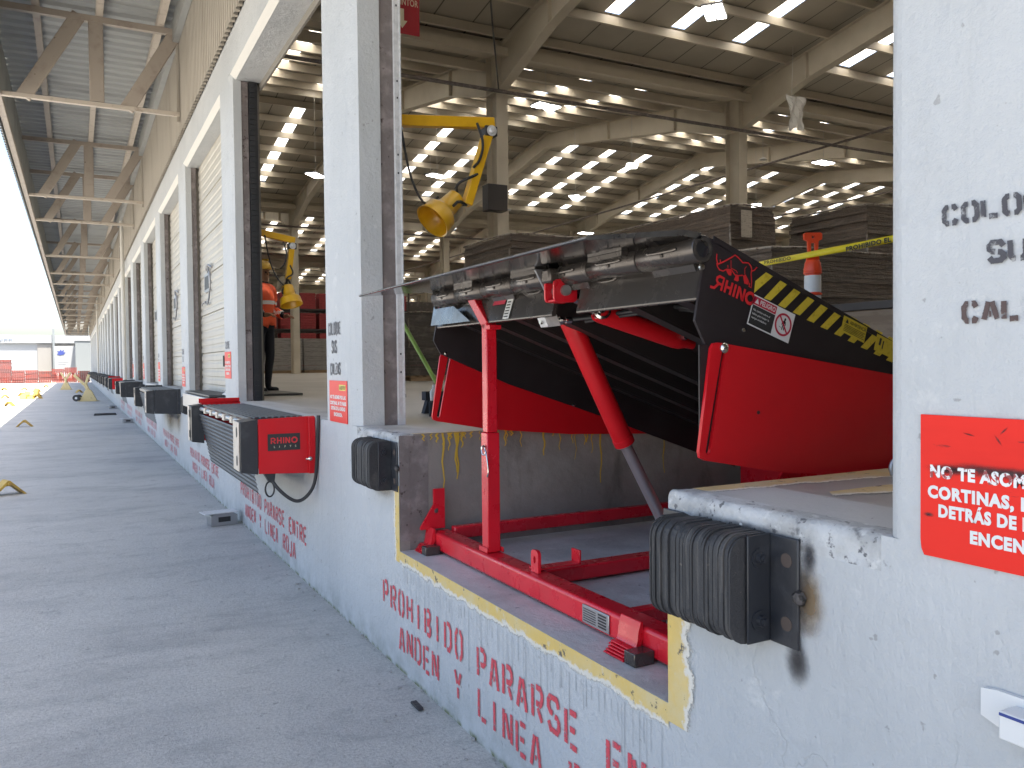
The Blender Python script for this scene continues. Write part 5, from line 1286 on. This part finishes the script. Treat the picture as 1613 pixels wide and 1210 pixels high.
# ---- delineator post and tape
def delineator(x, y, label):
    t = thing('delineator_post', label, 'delineator', (x, y, ZD), 0, 'orange delineators holding the tape')
    g = MB(); g.lathe((x, y, ZD+.002), (0, 0, 1), [(0, 0), (0, .20), (.03, .20), (.06, .17), (.07, .07), (.07, 0)], 8); g.build('rubber_base', 'rubber', t)
    g = MB(); prof = [(.06, .0), (.06, .055), (.30, .052), (.62, .050), (.915, .046), (.92, .054), (.935, .055), (.955, .050), (.975, .048), (.99, .040), (.995, 0)]
    g.lathe((x, y, ZD), (0, 0, 1), prof, 24); b = g.build('post', 'orange', t, smooth=35)
    for z0 in (.48, .665, .79):
        h = .105 if z0 > .6 else .12
        g = MB(); r0 = .0535 if z0 < .6 else .0515; g.lathe((x, y, ZD+z0), (0, 0, 1), [(0, r0-.004), (0, r0), (h, r0-.001), (h, r0-.005)], 24); g.build('reflective_band', 'reflect', b, smooth=35)
    for z0 in (.772, .905):
        g = MB(); g.lathe((x, y, ZD+z0), (0, 0, 1), [(0, .048), (.003, .056), (.012, .056), (.015, .048)], 24); g.build('collar', 'orange', b, smooth=35)
    # T shaped handle with a slot, facing the camera
    ux = _r; g = MB()
    def hp(u, v, d): return Vector((x, y, ZD+.985+v))+ux*u+Vector((-ux.y, ux.x, 0))*d
    prof = [(-.040, 0), (.040, 0), (.030, .07), (.034, .125), (.055, .135), (.057, .168), (.046, .178), (-.046, .178), (-.057, .168), (-.055, .135), (-.034, .125), (-.030, .07)]
    hole = [(-.014, .035), (.014, .035), (.013, .115), (-.013, .115)]; hole2 = [(.010*math.cos(R(a)), .150+.010*math.sin(R(a))) for a in range(0, 360, 45)]
    q = MB(); q.prism(prof, 'y', -.012, .012, holes=[hole, hole2]); q.v = [tuple(hp(p[0], p[2], p[1])) for p in q.v]; q.build('handle', 'orange', t, bevel=.003)
    return t
delineator(2.62, 3.70, 'orange delineator post with white bands and a T handle, holding yellow tape')
def tape(pts, wd):
    g = MB(); P_ = [Vector(p) for p in pts]; Q = [P_[0]]
    for _ in range(2):
        Q = [P_[0]]
        for a, b in zip(P_, P_[1:]): Q += [a*.75+b*.25, a*.25+b*.75]
        P_ = Q+[P_[-1]]
    vs = []; fs = []
    for i, p in enumerate(P_):
        tw = .35*math.sin(i*.5); u = Vector((math.sin(tw)*.8, 0, math.cos(tw)))*wd/2; vs += [p-u, p+u]
    fs = [(2*i, 2*i+2, 2*i+3, 2*i+1) for i in range(len(P_)-1)]
    g.add(vs, fs); return g
ta = tape([(2.63, 1.5, 2.38), (2.62, 2.2, 2.335), (2.585, 3.05, 2.275), (2.56, 3.66, 2.255), (2.60, 4.3, 2.245), (2.75, 5.2, 2.16), (4.24, 5.62, 2.22)], .040).build('caution_tape', 'tape', None, smooth=60)
tag(ta, 'yellow caution tape with black lettering strung past the orange post', 'tape')
sd = ta.modifiers.new('solid', 'SOLIDIFY'); sd.thickness = .0015; sd.offset = 0
g = MB()
a_, b_ = Vector((2.575, 3.40, 2.252)), Vector((2.597, 2.9, 2.285)); dr = (b_-a_).normalized()
put_text(g, 'PROHIBIDO EL PASO', a_+Vector((-.012, 0, -.010)), dr, (-.1, 0, 1), .024, width=.42, bold=.04)
put_text(g, 'PROHIBIDO', Vector((2.560, 4.05, 2.238)), (-.05, -1, .01), (-.1, 0, 1), .020, width=.24, bold=.02)
g.build('tape_lettering', 'black_text', ta)

# ---- person by the next doorway
def make_person(x, y, face):
    V = []; E = []; Rr = []
    def v(p, r, par=None):
        V.append(p); Rr.append(r if isinstance(r, tuple) else (r, r))
        if par is not None: E.append((par, len(V)-1))
        return len(V)-1
    # x forward, y left, z up
    pel = v((0, 0, .95), (.155, .115)); wst = v((.0, 0, 1.10), (.145, .105), pel); ch = v((-.005, 0, 1.28), (.165, .115), wst); up = v((-.015, 0, 1.42), (.12, .095), ch)
    nk = v((.0, 0, 1.50), .058, up); hd1 = v((.025, 0, 1.585), (.075, .082), nk); hd2 = v((.020, 0, 1.665), (.078, .092), hd1); hd3 = v((.01, 0, 1.725), (.06, .07), hd2)
    for s in (1, -1):
        hip = v((0, .095*s, .88), .095, pel); kn = v((.03, .10*s, .49), .062, hip); cf = v((.0, .10*s, .33), .058, kn); an = v((-.02, .10*s, .09), .042, cf); he = v((-.0, .105*s, .045), .042, an); to = v((.15, .12*s, .035), .036, he)
        sh = v((-.01, .185*s, 1.41), .062, up); el = v((-.02, .245*s, 1.14), .047, sh); wr = v((.20, .20*s, 1.04), .033, el); pm = v((.27, .18*s, 1.045), (.038, .024), wr)
        for k, (dy, L) in enumerate(((.028, .070), (.010, .078), (-.009, .074), (-.026, .058))):
            f1 = v((.305, .18*s+dy*s, 1.045), .0095, pm); f2 = v((.305+L*.5, .18*s+dy*s*1.1, 1.030), .0085, f1); v((.305+L*.8, .18*s+dy*s*1.1, 1.005), .0075, f2)
        t1 = v((.275, .18*s-.03*s, 1.06), .0105, pm); v((.32, .18*s-.05*s, 1.065), .009, t1)
    me = bpy.data.meshes.new('tmp_person'); me.from_pydata(V, E, []); o = bpy.data.objects.new('tmp_person', me); col.objects.link(o)
    md = o.modifiers.new('skin', 'SKIN'); ss = o.modifiers.new('sub', 'SUBSURF'); ss.levels = 2; ss.render_levels = 2
    if not me.skin_vertices: 
        bm = bmesh.new(); bm.from_mesh(me); bm.verts.layers.skin.verify(); bm.to_mesh(me); bm.free()
    for i, sv in enumerate(me.skin_vertices[0].data): sv.radius = (Rr[i][0], Rr[i][1]); sv.use_root = (i == 0)
    dg = bpy.context.evaluated_depsgraph_get(); bm_ = bpy.data.meshes.new_from_object(o.evaluated_get(dg)); bpy.data.objects.remove(o)
    t = thing('person', 'person in yellow helmet and orange hi-vis vest standing behind the black door seal', 'person', (x, y, ZD+.006), face)
    bm_.materials.clear(); bm_.materials.append(M['navy']); bm_.materials.append(M['skin'])
    for p in bm_.polygons:
        c = p.center; p.use_smooth = True; p.material_index = 1 if (c.z > 1.505 or c.x > .215 and c.z > .9) else 0
    bo = bpy.data.objects.new('body', bm_); col.objects.link(bo); bo.parent = t
    # vest: the torso skin pushed outwards
    bm = bmesh.new(); bm.from_mesh(bm_); bm.normal_update()
    bmesh.ops.delete(bm, geom=[f for f in bm.faces if not (.90 < f.calc_center_median().z < 1.47 and abs(f.calc_center_median().y) < .225 and f.calc_center_median().x < .16)], context='FACES')
    for q in bm.verts: q.co += q.normal*.016
    vm = bpy.data.meshes.new('vest'); bm.to_mesh(vm); bm.free(); vm.materials.clear(); vm.materials.append(M['vest']); vm.materials.append(M['reflect'])
    for p in vm.polygons: p.material_index = 1 if (1.075 < p.center.z < 1.115 or 1.21 < p.center.z < 1.245) else 0
    vo = bpy.data.objects.new('hi_vis_vest', vm); col.objects.link(vo); vo.parent = t; sd = vo.modifiers.new('solid', 'SOLIDIFY'); sd.thickness = .008; sd.offset = 1
    g = MB(); g.lathe((.01, 0, 1.672), (0, 0, 1), [(0, .100), (.0, .118), (.035, .117), (.08, .10), (.115, .065), (.13, .0)], 24); g.prism([(.10, -.085), (.17, -.06), (.185, 0), (.17, .06), (.10, .085)], 'z', 1.668, 1.678); g.box(-.09, .11, -.012, .012, 1.785, 1.812)
    g.build('helmet', 'helmet', t, local=True, smooth=50)
    g = MB()
    for s in (1, -1): g.lathe((.092, .032*s, 1.628), (1, .25*s, 0), [(0, .013), (.006, .011), (.010, 0)], 10)
    g.build('eyes', 'cable', bo, local=True)
    g = MB(); g.prism([(.095, 1.63), (.118, 1.598), (.098, 1.59)], 'y', -.012, .012); g.prism([(.092, 1.566), (.099, 1.562), (.092, 1.556)], 'y', -.024, .024); g.build('nose_and_mouth', 'skin', bo, local=True, bevel=.004)
    return t
make_person(.80, 11.55, R(-52))

# ================================================================== YARD
def chock(x, y, rz, label, s=1.0, group='yellow wheel chocks lying in the yard'):
    global CH
    if CH is None:
        CH = thing('wheel_chock', label, 'wheel chock', (x, y, .003), rz, group)
        g = MB(); g.prism([(-.20, 0), (-.165, 0), (0, .155), (.165, 0), (.20, 0), (.012, .185), (-.012, .185)], 'y', -.11, .11); g.build('chock_plate', 'chock', CH, local=True, bevel=.004)
        g = MB(); g.prism([(-.03, .115), (.03, .115), (0, .146)], 'y', -.09, .09); g.bar((0, -.02, .13), (0, -.16, .15), .03, .03); g.build('handle_bar', 'chock', CH, local=True)
        CH.scale = (s, s, s); return CH
    c = copy_tree(CH, loc=(x, y, .003), rz=rz, label=label); c.scale = (s, s, s); return c
CH = None
chock(-2.28, 12.25, R(20), 'nearest yellow wheel chock, in the shade of the canopy by the photo edge')
chock(-2.75, 26.4, R(-8), 'yellow wheel chock on the line between canopy shade and sunlight')
lone = 'yellow wheel chock scattered on the sunlit concrete of the yard'
rnd = random.Random(9)
for x, y in ((-4.55, 38.5), (-5.3, 46.0), (-4.0, 41), (-4.86, 52.0), (-4.26, 56.0), (-5.2, 62), (-4.86, 70.7), (-3.7, 80), (-4.6, 86), (-3.66, 93.0), (-6.2, 72), (-5.8, 57)): chock(x, y, rnd.uniform(-.6, .6), lone, 1.15)
heap = 'yellow wheel chock in the heap at the edge of the canopy shade'
for i in range(11):
    c = chock(-3.55+rnd.uniform(-.55, .35), 55+rnd.uniform(-5, 5), rnd.uniform(-2, 2), heap, 1.25)
    if i % 3 == 2: c.location.z = .14; c.rotation_euler = (rnd.uniform(-.5, .5), rnd.uniform(-.5, .5), rnd.uniform(-2, 2))
chock(-1.3, 60.5, R(30), 'yellow wheel chock in the shade beyond the leaning cream stand', 1.1)
for x, y, m_, lb in ((-5.05, 38.0, 'chock', 'low yellow painted block on the sunlit concrete at the photo edge'), (-4.25, 38.3, 'white', 'low white painted block beside the yellow block'), (-4.85, 42.6, 'white', 'smaller white block behind the yellow and white pair')):
    g = MB(); g.prism([(-.28, 0), (.28, 0), (.24, .2), (-.24, .2)], 'y', -.12, .12); g.box(-.1, .1, -.128, -.1201, .06, .13); o = g.build('painted_block', m_, None, bevel=.015, local=True); o.location = (x, y, .003); tag(o, lb, 'block')
def y_stand(x, y, label, lean, wheel):
    t = thing('trailer_stand', label, 'trailer stand', (x, y, .002), R(-20), 'cream trailer stands by the dock')
    g = MB(); g.prism([(-.40, 0), (.40, 0), (.12, .55), (-.12, .55)], 'y', -.05, .05); g.box(-.42, .42, -.25, .25, 0, .03); g.build('stand_base', 'cream_stand', t, local=True, bevel=.01)
    g = MB(); g.bar((0, 0, .5), (lean*.25, 0, .85), .14, .12, up=(0, 1, 0)); g.build('stand_post', 'cream_stand', t, local=True, bevel=.008)
    for s in (-1, 1):
        g = MB(); g.bar((lean*.25+s*.03, 0, .80), (lean*.5+s*.34, 0, 1.28), .12, .07, up=(0, 1, 0)); g.build('fork_arm', 'cream_stand', t, local=True, bevel=.008)
    if wheel:
        for s in (-1, 1):
            g = MB(); g.lathe((-.50, .16*s-.03, .165), (0, 1, 0), [(0, .06), (0, .16), (.06, .16), (.06, .06)], 20); w_ = g.build('wheel', 'rubber', t, local=True, smooth=35)
            g = MB(); g.lathe((-.50, .16*s-.025, .165), (0, 1, 0), [(0, 0), (0, .058), (.05, .058), (.05, 0)], 14); g.build('rim', 'white', w_, local=True)
        g = MB(); g.bar((-.50, 0, .165), (-.2, 0, .2), .05, .05); g.build('axle', 'cream_stand', t, local=True)
y_stand(-2.13, 69.5, 'cream Y shaped trailer stand out on the shaded apron', 0, False)
y_stand(-.95, 44.6, 'cream leaning trailer stand with wheels, beside the dock wall', -.6, True)
def bracket(x, y, label):
    t = thing('ground_box', label, 'metal box', (x, y, 0), R(8), 'small metal boxes at the foot of the dock wall')
    g = MB(); g.prism([(-.13, .003), (.13, .003), (.13, .10), (.09, .125), (-.10, .12), (-.13, .10)], 'y', -.08, .08); b = g.build('box_body', 'galv_dull', t, local=True, bevel=.006)
    g = MB(); g.box(-.20, .14, -.10, .10, .127, .136); g.build('box_lid', 'galv', t, local=True, bevel=.002)
    g = MB(); g.box(-.06, .06, -.083, -.0805, .04, .09); g.build('slot', 'cable', b, local=True)
bracket(-.19, 8.75, 'small grey metal box on the ground, at the wall foot below the red box lift')
bracket(-.17, 26.3, 'small grey metal box on the ground, second along the wall foot')
bracket(-.22, 35.7, 'tiny grey metal box on the ground, farthest along the wall foot')
g = MB(); g.prism([(-.35, .003), (.35, .003), (.32, .07), (-.32, .07)], 'y', -.09, .09); o = g.build('rubber_bar', 'rubber', None, local=True, bevel=.01); o.location = (-.62, 31.0, 0); tag(o, 'dark rubber bar lying on the apron near the far wall foot', 'rubber bar')
t = thing('wall_bracket', 'white metal bracket with a blue stripe, on the wall at bottom right', 'bracket', (0, .85, .96))
g = MB(); g.prism([(.93, .995), (.90, 1.0), (.72, 1.0), (.72, .93), (.885, .93), (.93, .945)], 'x', -.012, -.001); g.box(-.06, -.0125, .72, .868, .935, .985); g.build('bracket_plate', 'white', t, bevel=.003)
g = MB(); g.box(-.0615, -.0602, .72, .866, .978, .983); g.build('blue_stripe', 'blue_paint', t)
g = MB(); g.prism([(.868, .938), (.878, .958), (.868, .962)], 'x', -.0145, -.0125); g.build('torn_corner', 'cable', t)
g = MB(); g.tube([(.78, 1.72, ZD+.004), (.775, 1.725, ZD+.03), (.79, 1.72, ZD+.055), (.84, 1.68, ZD+.05), (.95, 1.58, ZD+.012), (1.1, 1.45, ZD+.012)], .008, 8, 2); tag(g.build('bent_rod', 'galv_dull', None), 'bent steel rod end poking up from the dock floor beside the nearest pillar', 'rod')
# rubbish: bag on the next dock edge, chips at the foot of the wall
g = MB(); rnd = random.Random(6); vs = []
for i in range(7):
    for j in range(10):
        a = 2*math.pi*j/10; r = .13*math.sin(math.pi*(i+.6)/7.2)*rnd.uniform(.7, 1.25); vs.append((.16+r*math.cos(a)*1.3, 9.75+r*math.sin(a)*2.2, ZD+.005+.15*i/6*rnd.uniform(.8, 1.1)))
g.add(vs, [(i*10+j, i*10+(j+1) % 10, (i+1)*10+(j+1) % 10, (i+1)*10+j) for i in range(6) for j in range(10)])
g.add(vs[-10:], [tuple(range(10))])
tag(g.build('crumpled_bag', 'bag', None), 'crumpled white plastic bag on the dock edge beyond the second pillar', 'plastic bag')
t = thing('stored_leveler', 'flat dock leveler with stacked grey lip plates, beyond the red box lift', 'dock leveler', (0, 11.4, ZD))
g = MB(); g.box(-.10, 1.0, 10.2, 12.55, ZD+.006, ZD+.03); g.build('deck_plate', 'galv_rib', t, bevel=.004); g = MB(); g.box(-.14, -.02, 10.25, 12.5, ZD-.18, ZD-.0); g.build('lip_plate', 'galv_dull', t, bevel=.006)
g = MB(); g.prism([(3.53, .004), (3.54, .016), (3.63, .018), (3.64, .004)], 'x', -.11, -.085); o = g.build('rubber_strip', 'rubber', None, bevel=.004); tag(o, 'short dark rubber strip on the ground at the foot of the stencilled wall', 'rubber strip'); o.rotation_euler = (0, 0, 0)
g = MB(); rnd = random.Random(3)
for i in range(420):
    y = 1.5+26*rnd.random()**1.7; x = -.008-.30*rnd.random()**3; s = .002+.009*rnd.random()**3
    pts = [(x+s*math.cos(a)*rnd.uniform(.6, 1.2), y+s*1.5*math.sin(a)*rnd.uniform(.6, 1.2)) for a in (0, 1.2, 2.5, 3.7, 5)]
    g.prism(pts, 'z', .002, .003+s*rnd.uniform(.3, .8))
o = g.build('gravel_chips', 'debris', None); o['kind'] = 'stuff'; tag(o, 'loose concrete chips and grit along the foot of the dock wall', 'grit')
# ---- pallets, trailers and buildings at the far end
pal = {}
def pallet(x, y, z, color, label, group, rz):
    if color not in pal:
        g = MB()
        for yy in (-.55, 0, .50): g.box(-.6, .6, yy-.05, yy+.05, 0, .09)
        for i in range(6): g.box(-.6+.22*i, -.6+.22*i+.12, -.6, .6, .092, .115)
        o = g.build('pallet', color, None, local=True); tag(o, label, 'pallet', group); pal[color] = o
    else: o = pal[color].copy(); col.objects.link(o)
    o.location = (x, y, z); o.rotation_euler = (0, 0, rz); o['label'] = label
rnd = random.Random(12)
for i in range(7):
    x = -8.3+1.27*i; n = (16, 11, 11, 10, 12, 13, 10)[i]
    if i == 0: n = 20
    for k in range(n): pallet(x+rnd.uniform(-.04, .04), 105.5+rnd.uniform(-.05, .05), .003+.13*k, 'red_wood', 'red pallet in the long row of red stacks at the far end of the yard', 'red pallets at the far end', rnd.uniform(-.03, .03))
for i in range(2):
    for k in range((17, 13)[i]): pallet(-10.1-1.3*i+rnd.uniform(-.15, .15), 104.5+rnd.uniform(-.1, .1), .003+.14*k, 'blue_wood', 'blue pallet in the untidy blue stacks left of the red ones', 'blue pallets at the far end', rnd.uniform(-.12, .12))
fb = thing('far_building', 'long low white building with faint blue lettering across the far end of the yard', 'building', (-20, 128, 0))
g = MB(); g.box(-60, -4.2, 128, 150, 0, 5.0); g.build('wall', 'white_bld', fb)
g = MB(); g.box(-60, 6, 127.6, 150, 5.01, 6.1); g.build('roof_fascia', 'white_bld', fb)
g = MB(); g.box(-5.95, -4.25, 127.85, 127.98, 0, 4.9); g.build('beige_door', 'beige_bld', fb)
g = MB(); g.box(-4.15, -3.9, 127.3, 127.55, 0, 6.9); g.build('corner_post', 'grey_and_shade_bld', fb)
g = MB(); rnd = random.Random(1)
for i in range(11):
    x = -11.6+.27*i; h = rnd.choice((.26, .36, .3))
    g.box(x, x+.07, 127.52, 127.58, 5.28, 5.28+h)
    if i % 2: g.box(x+.08, x+.2, 127.52, 127.58, 5.28+.18*rnd.choice((0, 1)), 5.34+.18*rnd.choice((0, 1))+.0)
g.build('blue_lettering', mat('faded_blue_lettering', (.12, .16, .22), .6), fb)
tb = thing('trailer_box', 'white trailer box with a blue emblem parked beside the far canopy end', 'trailer', (-2.5, 119, 0))
g = MB(); g.box(-3.75, -1.25, 117, 126, 1.0, 4.35); bx = g.build('box_body', 'white_bld', tb, bevel=.03)
g = MB(); g.prism([(-3.5, 3.35), (-3.15, 3.2), (-2.75, 3.3), (-2.55, 3.55), (-2.75, 3.6), (-2.7, 3.95), (-2.95, 3.7), (-3.05, 3.95), (-3.2, 3.7), (-3.45, 3.75), (-3.3, 3.5)], 'y', 116.95, 116.995); g.build('blue_emblem', 'blue_paint', bx)
g = MB(); g.box(-3.4, -2.3, 116.96, 116.995, 2.35, 2.42); g.box(-3.4, -2.5, 116.96, 116.995, 2.1, 2.16); g.build('lettering_lines', mat('grey_lettering', (.45, .47, .5), .6), bx)
for s in (-3.3, -1.9):
    g = MB(); g.lathe((s, 118.2, .5), (1, 0, 0), [(0, 0), (0, .48), (.28, .48), (.28, 0)], 18); g.build('wheel', 'rubber', tb)
gb = thing('shaded_annex', 'flat annex wall, its shade put into a grey colour, closing the far end under the canopy', 'building', (0, 113, 0))
g = MB(); g.box(-1.45, 6, 113, 127, 0, 4.9); g.build('wall', 'grey_and_shade_bld', gb)  # wall in shadow, the shade painted as a darker grey
g = MB(); g.box(-1.55, 6.1, 112.9, 127, 4.91, 5.1); g.build('roof_edge', 'white_bld', gb)
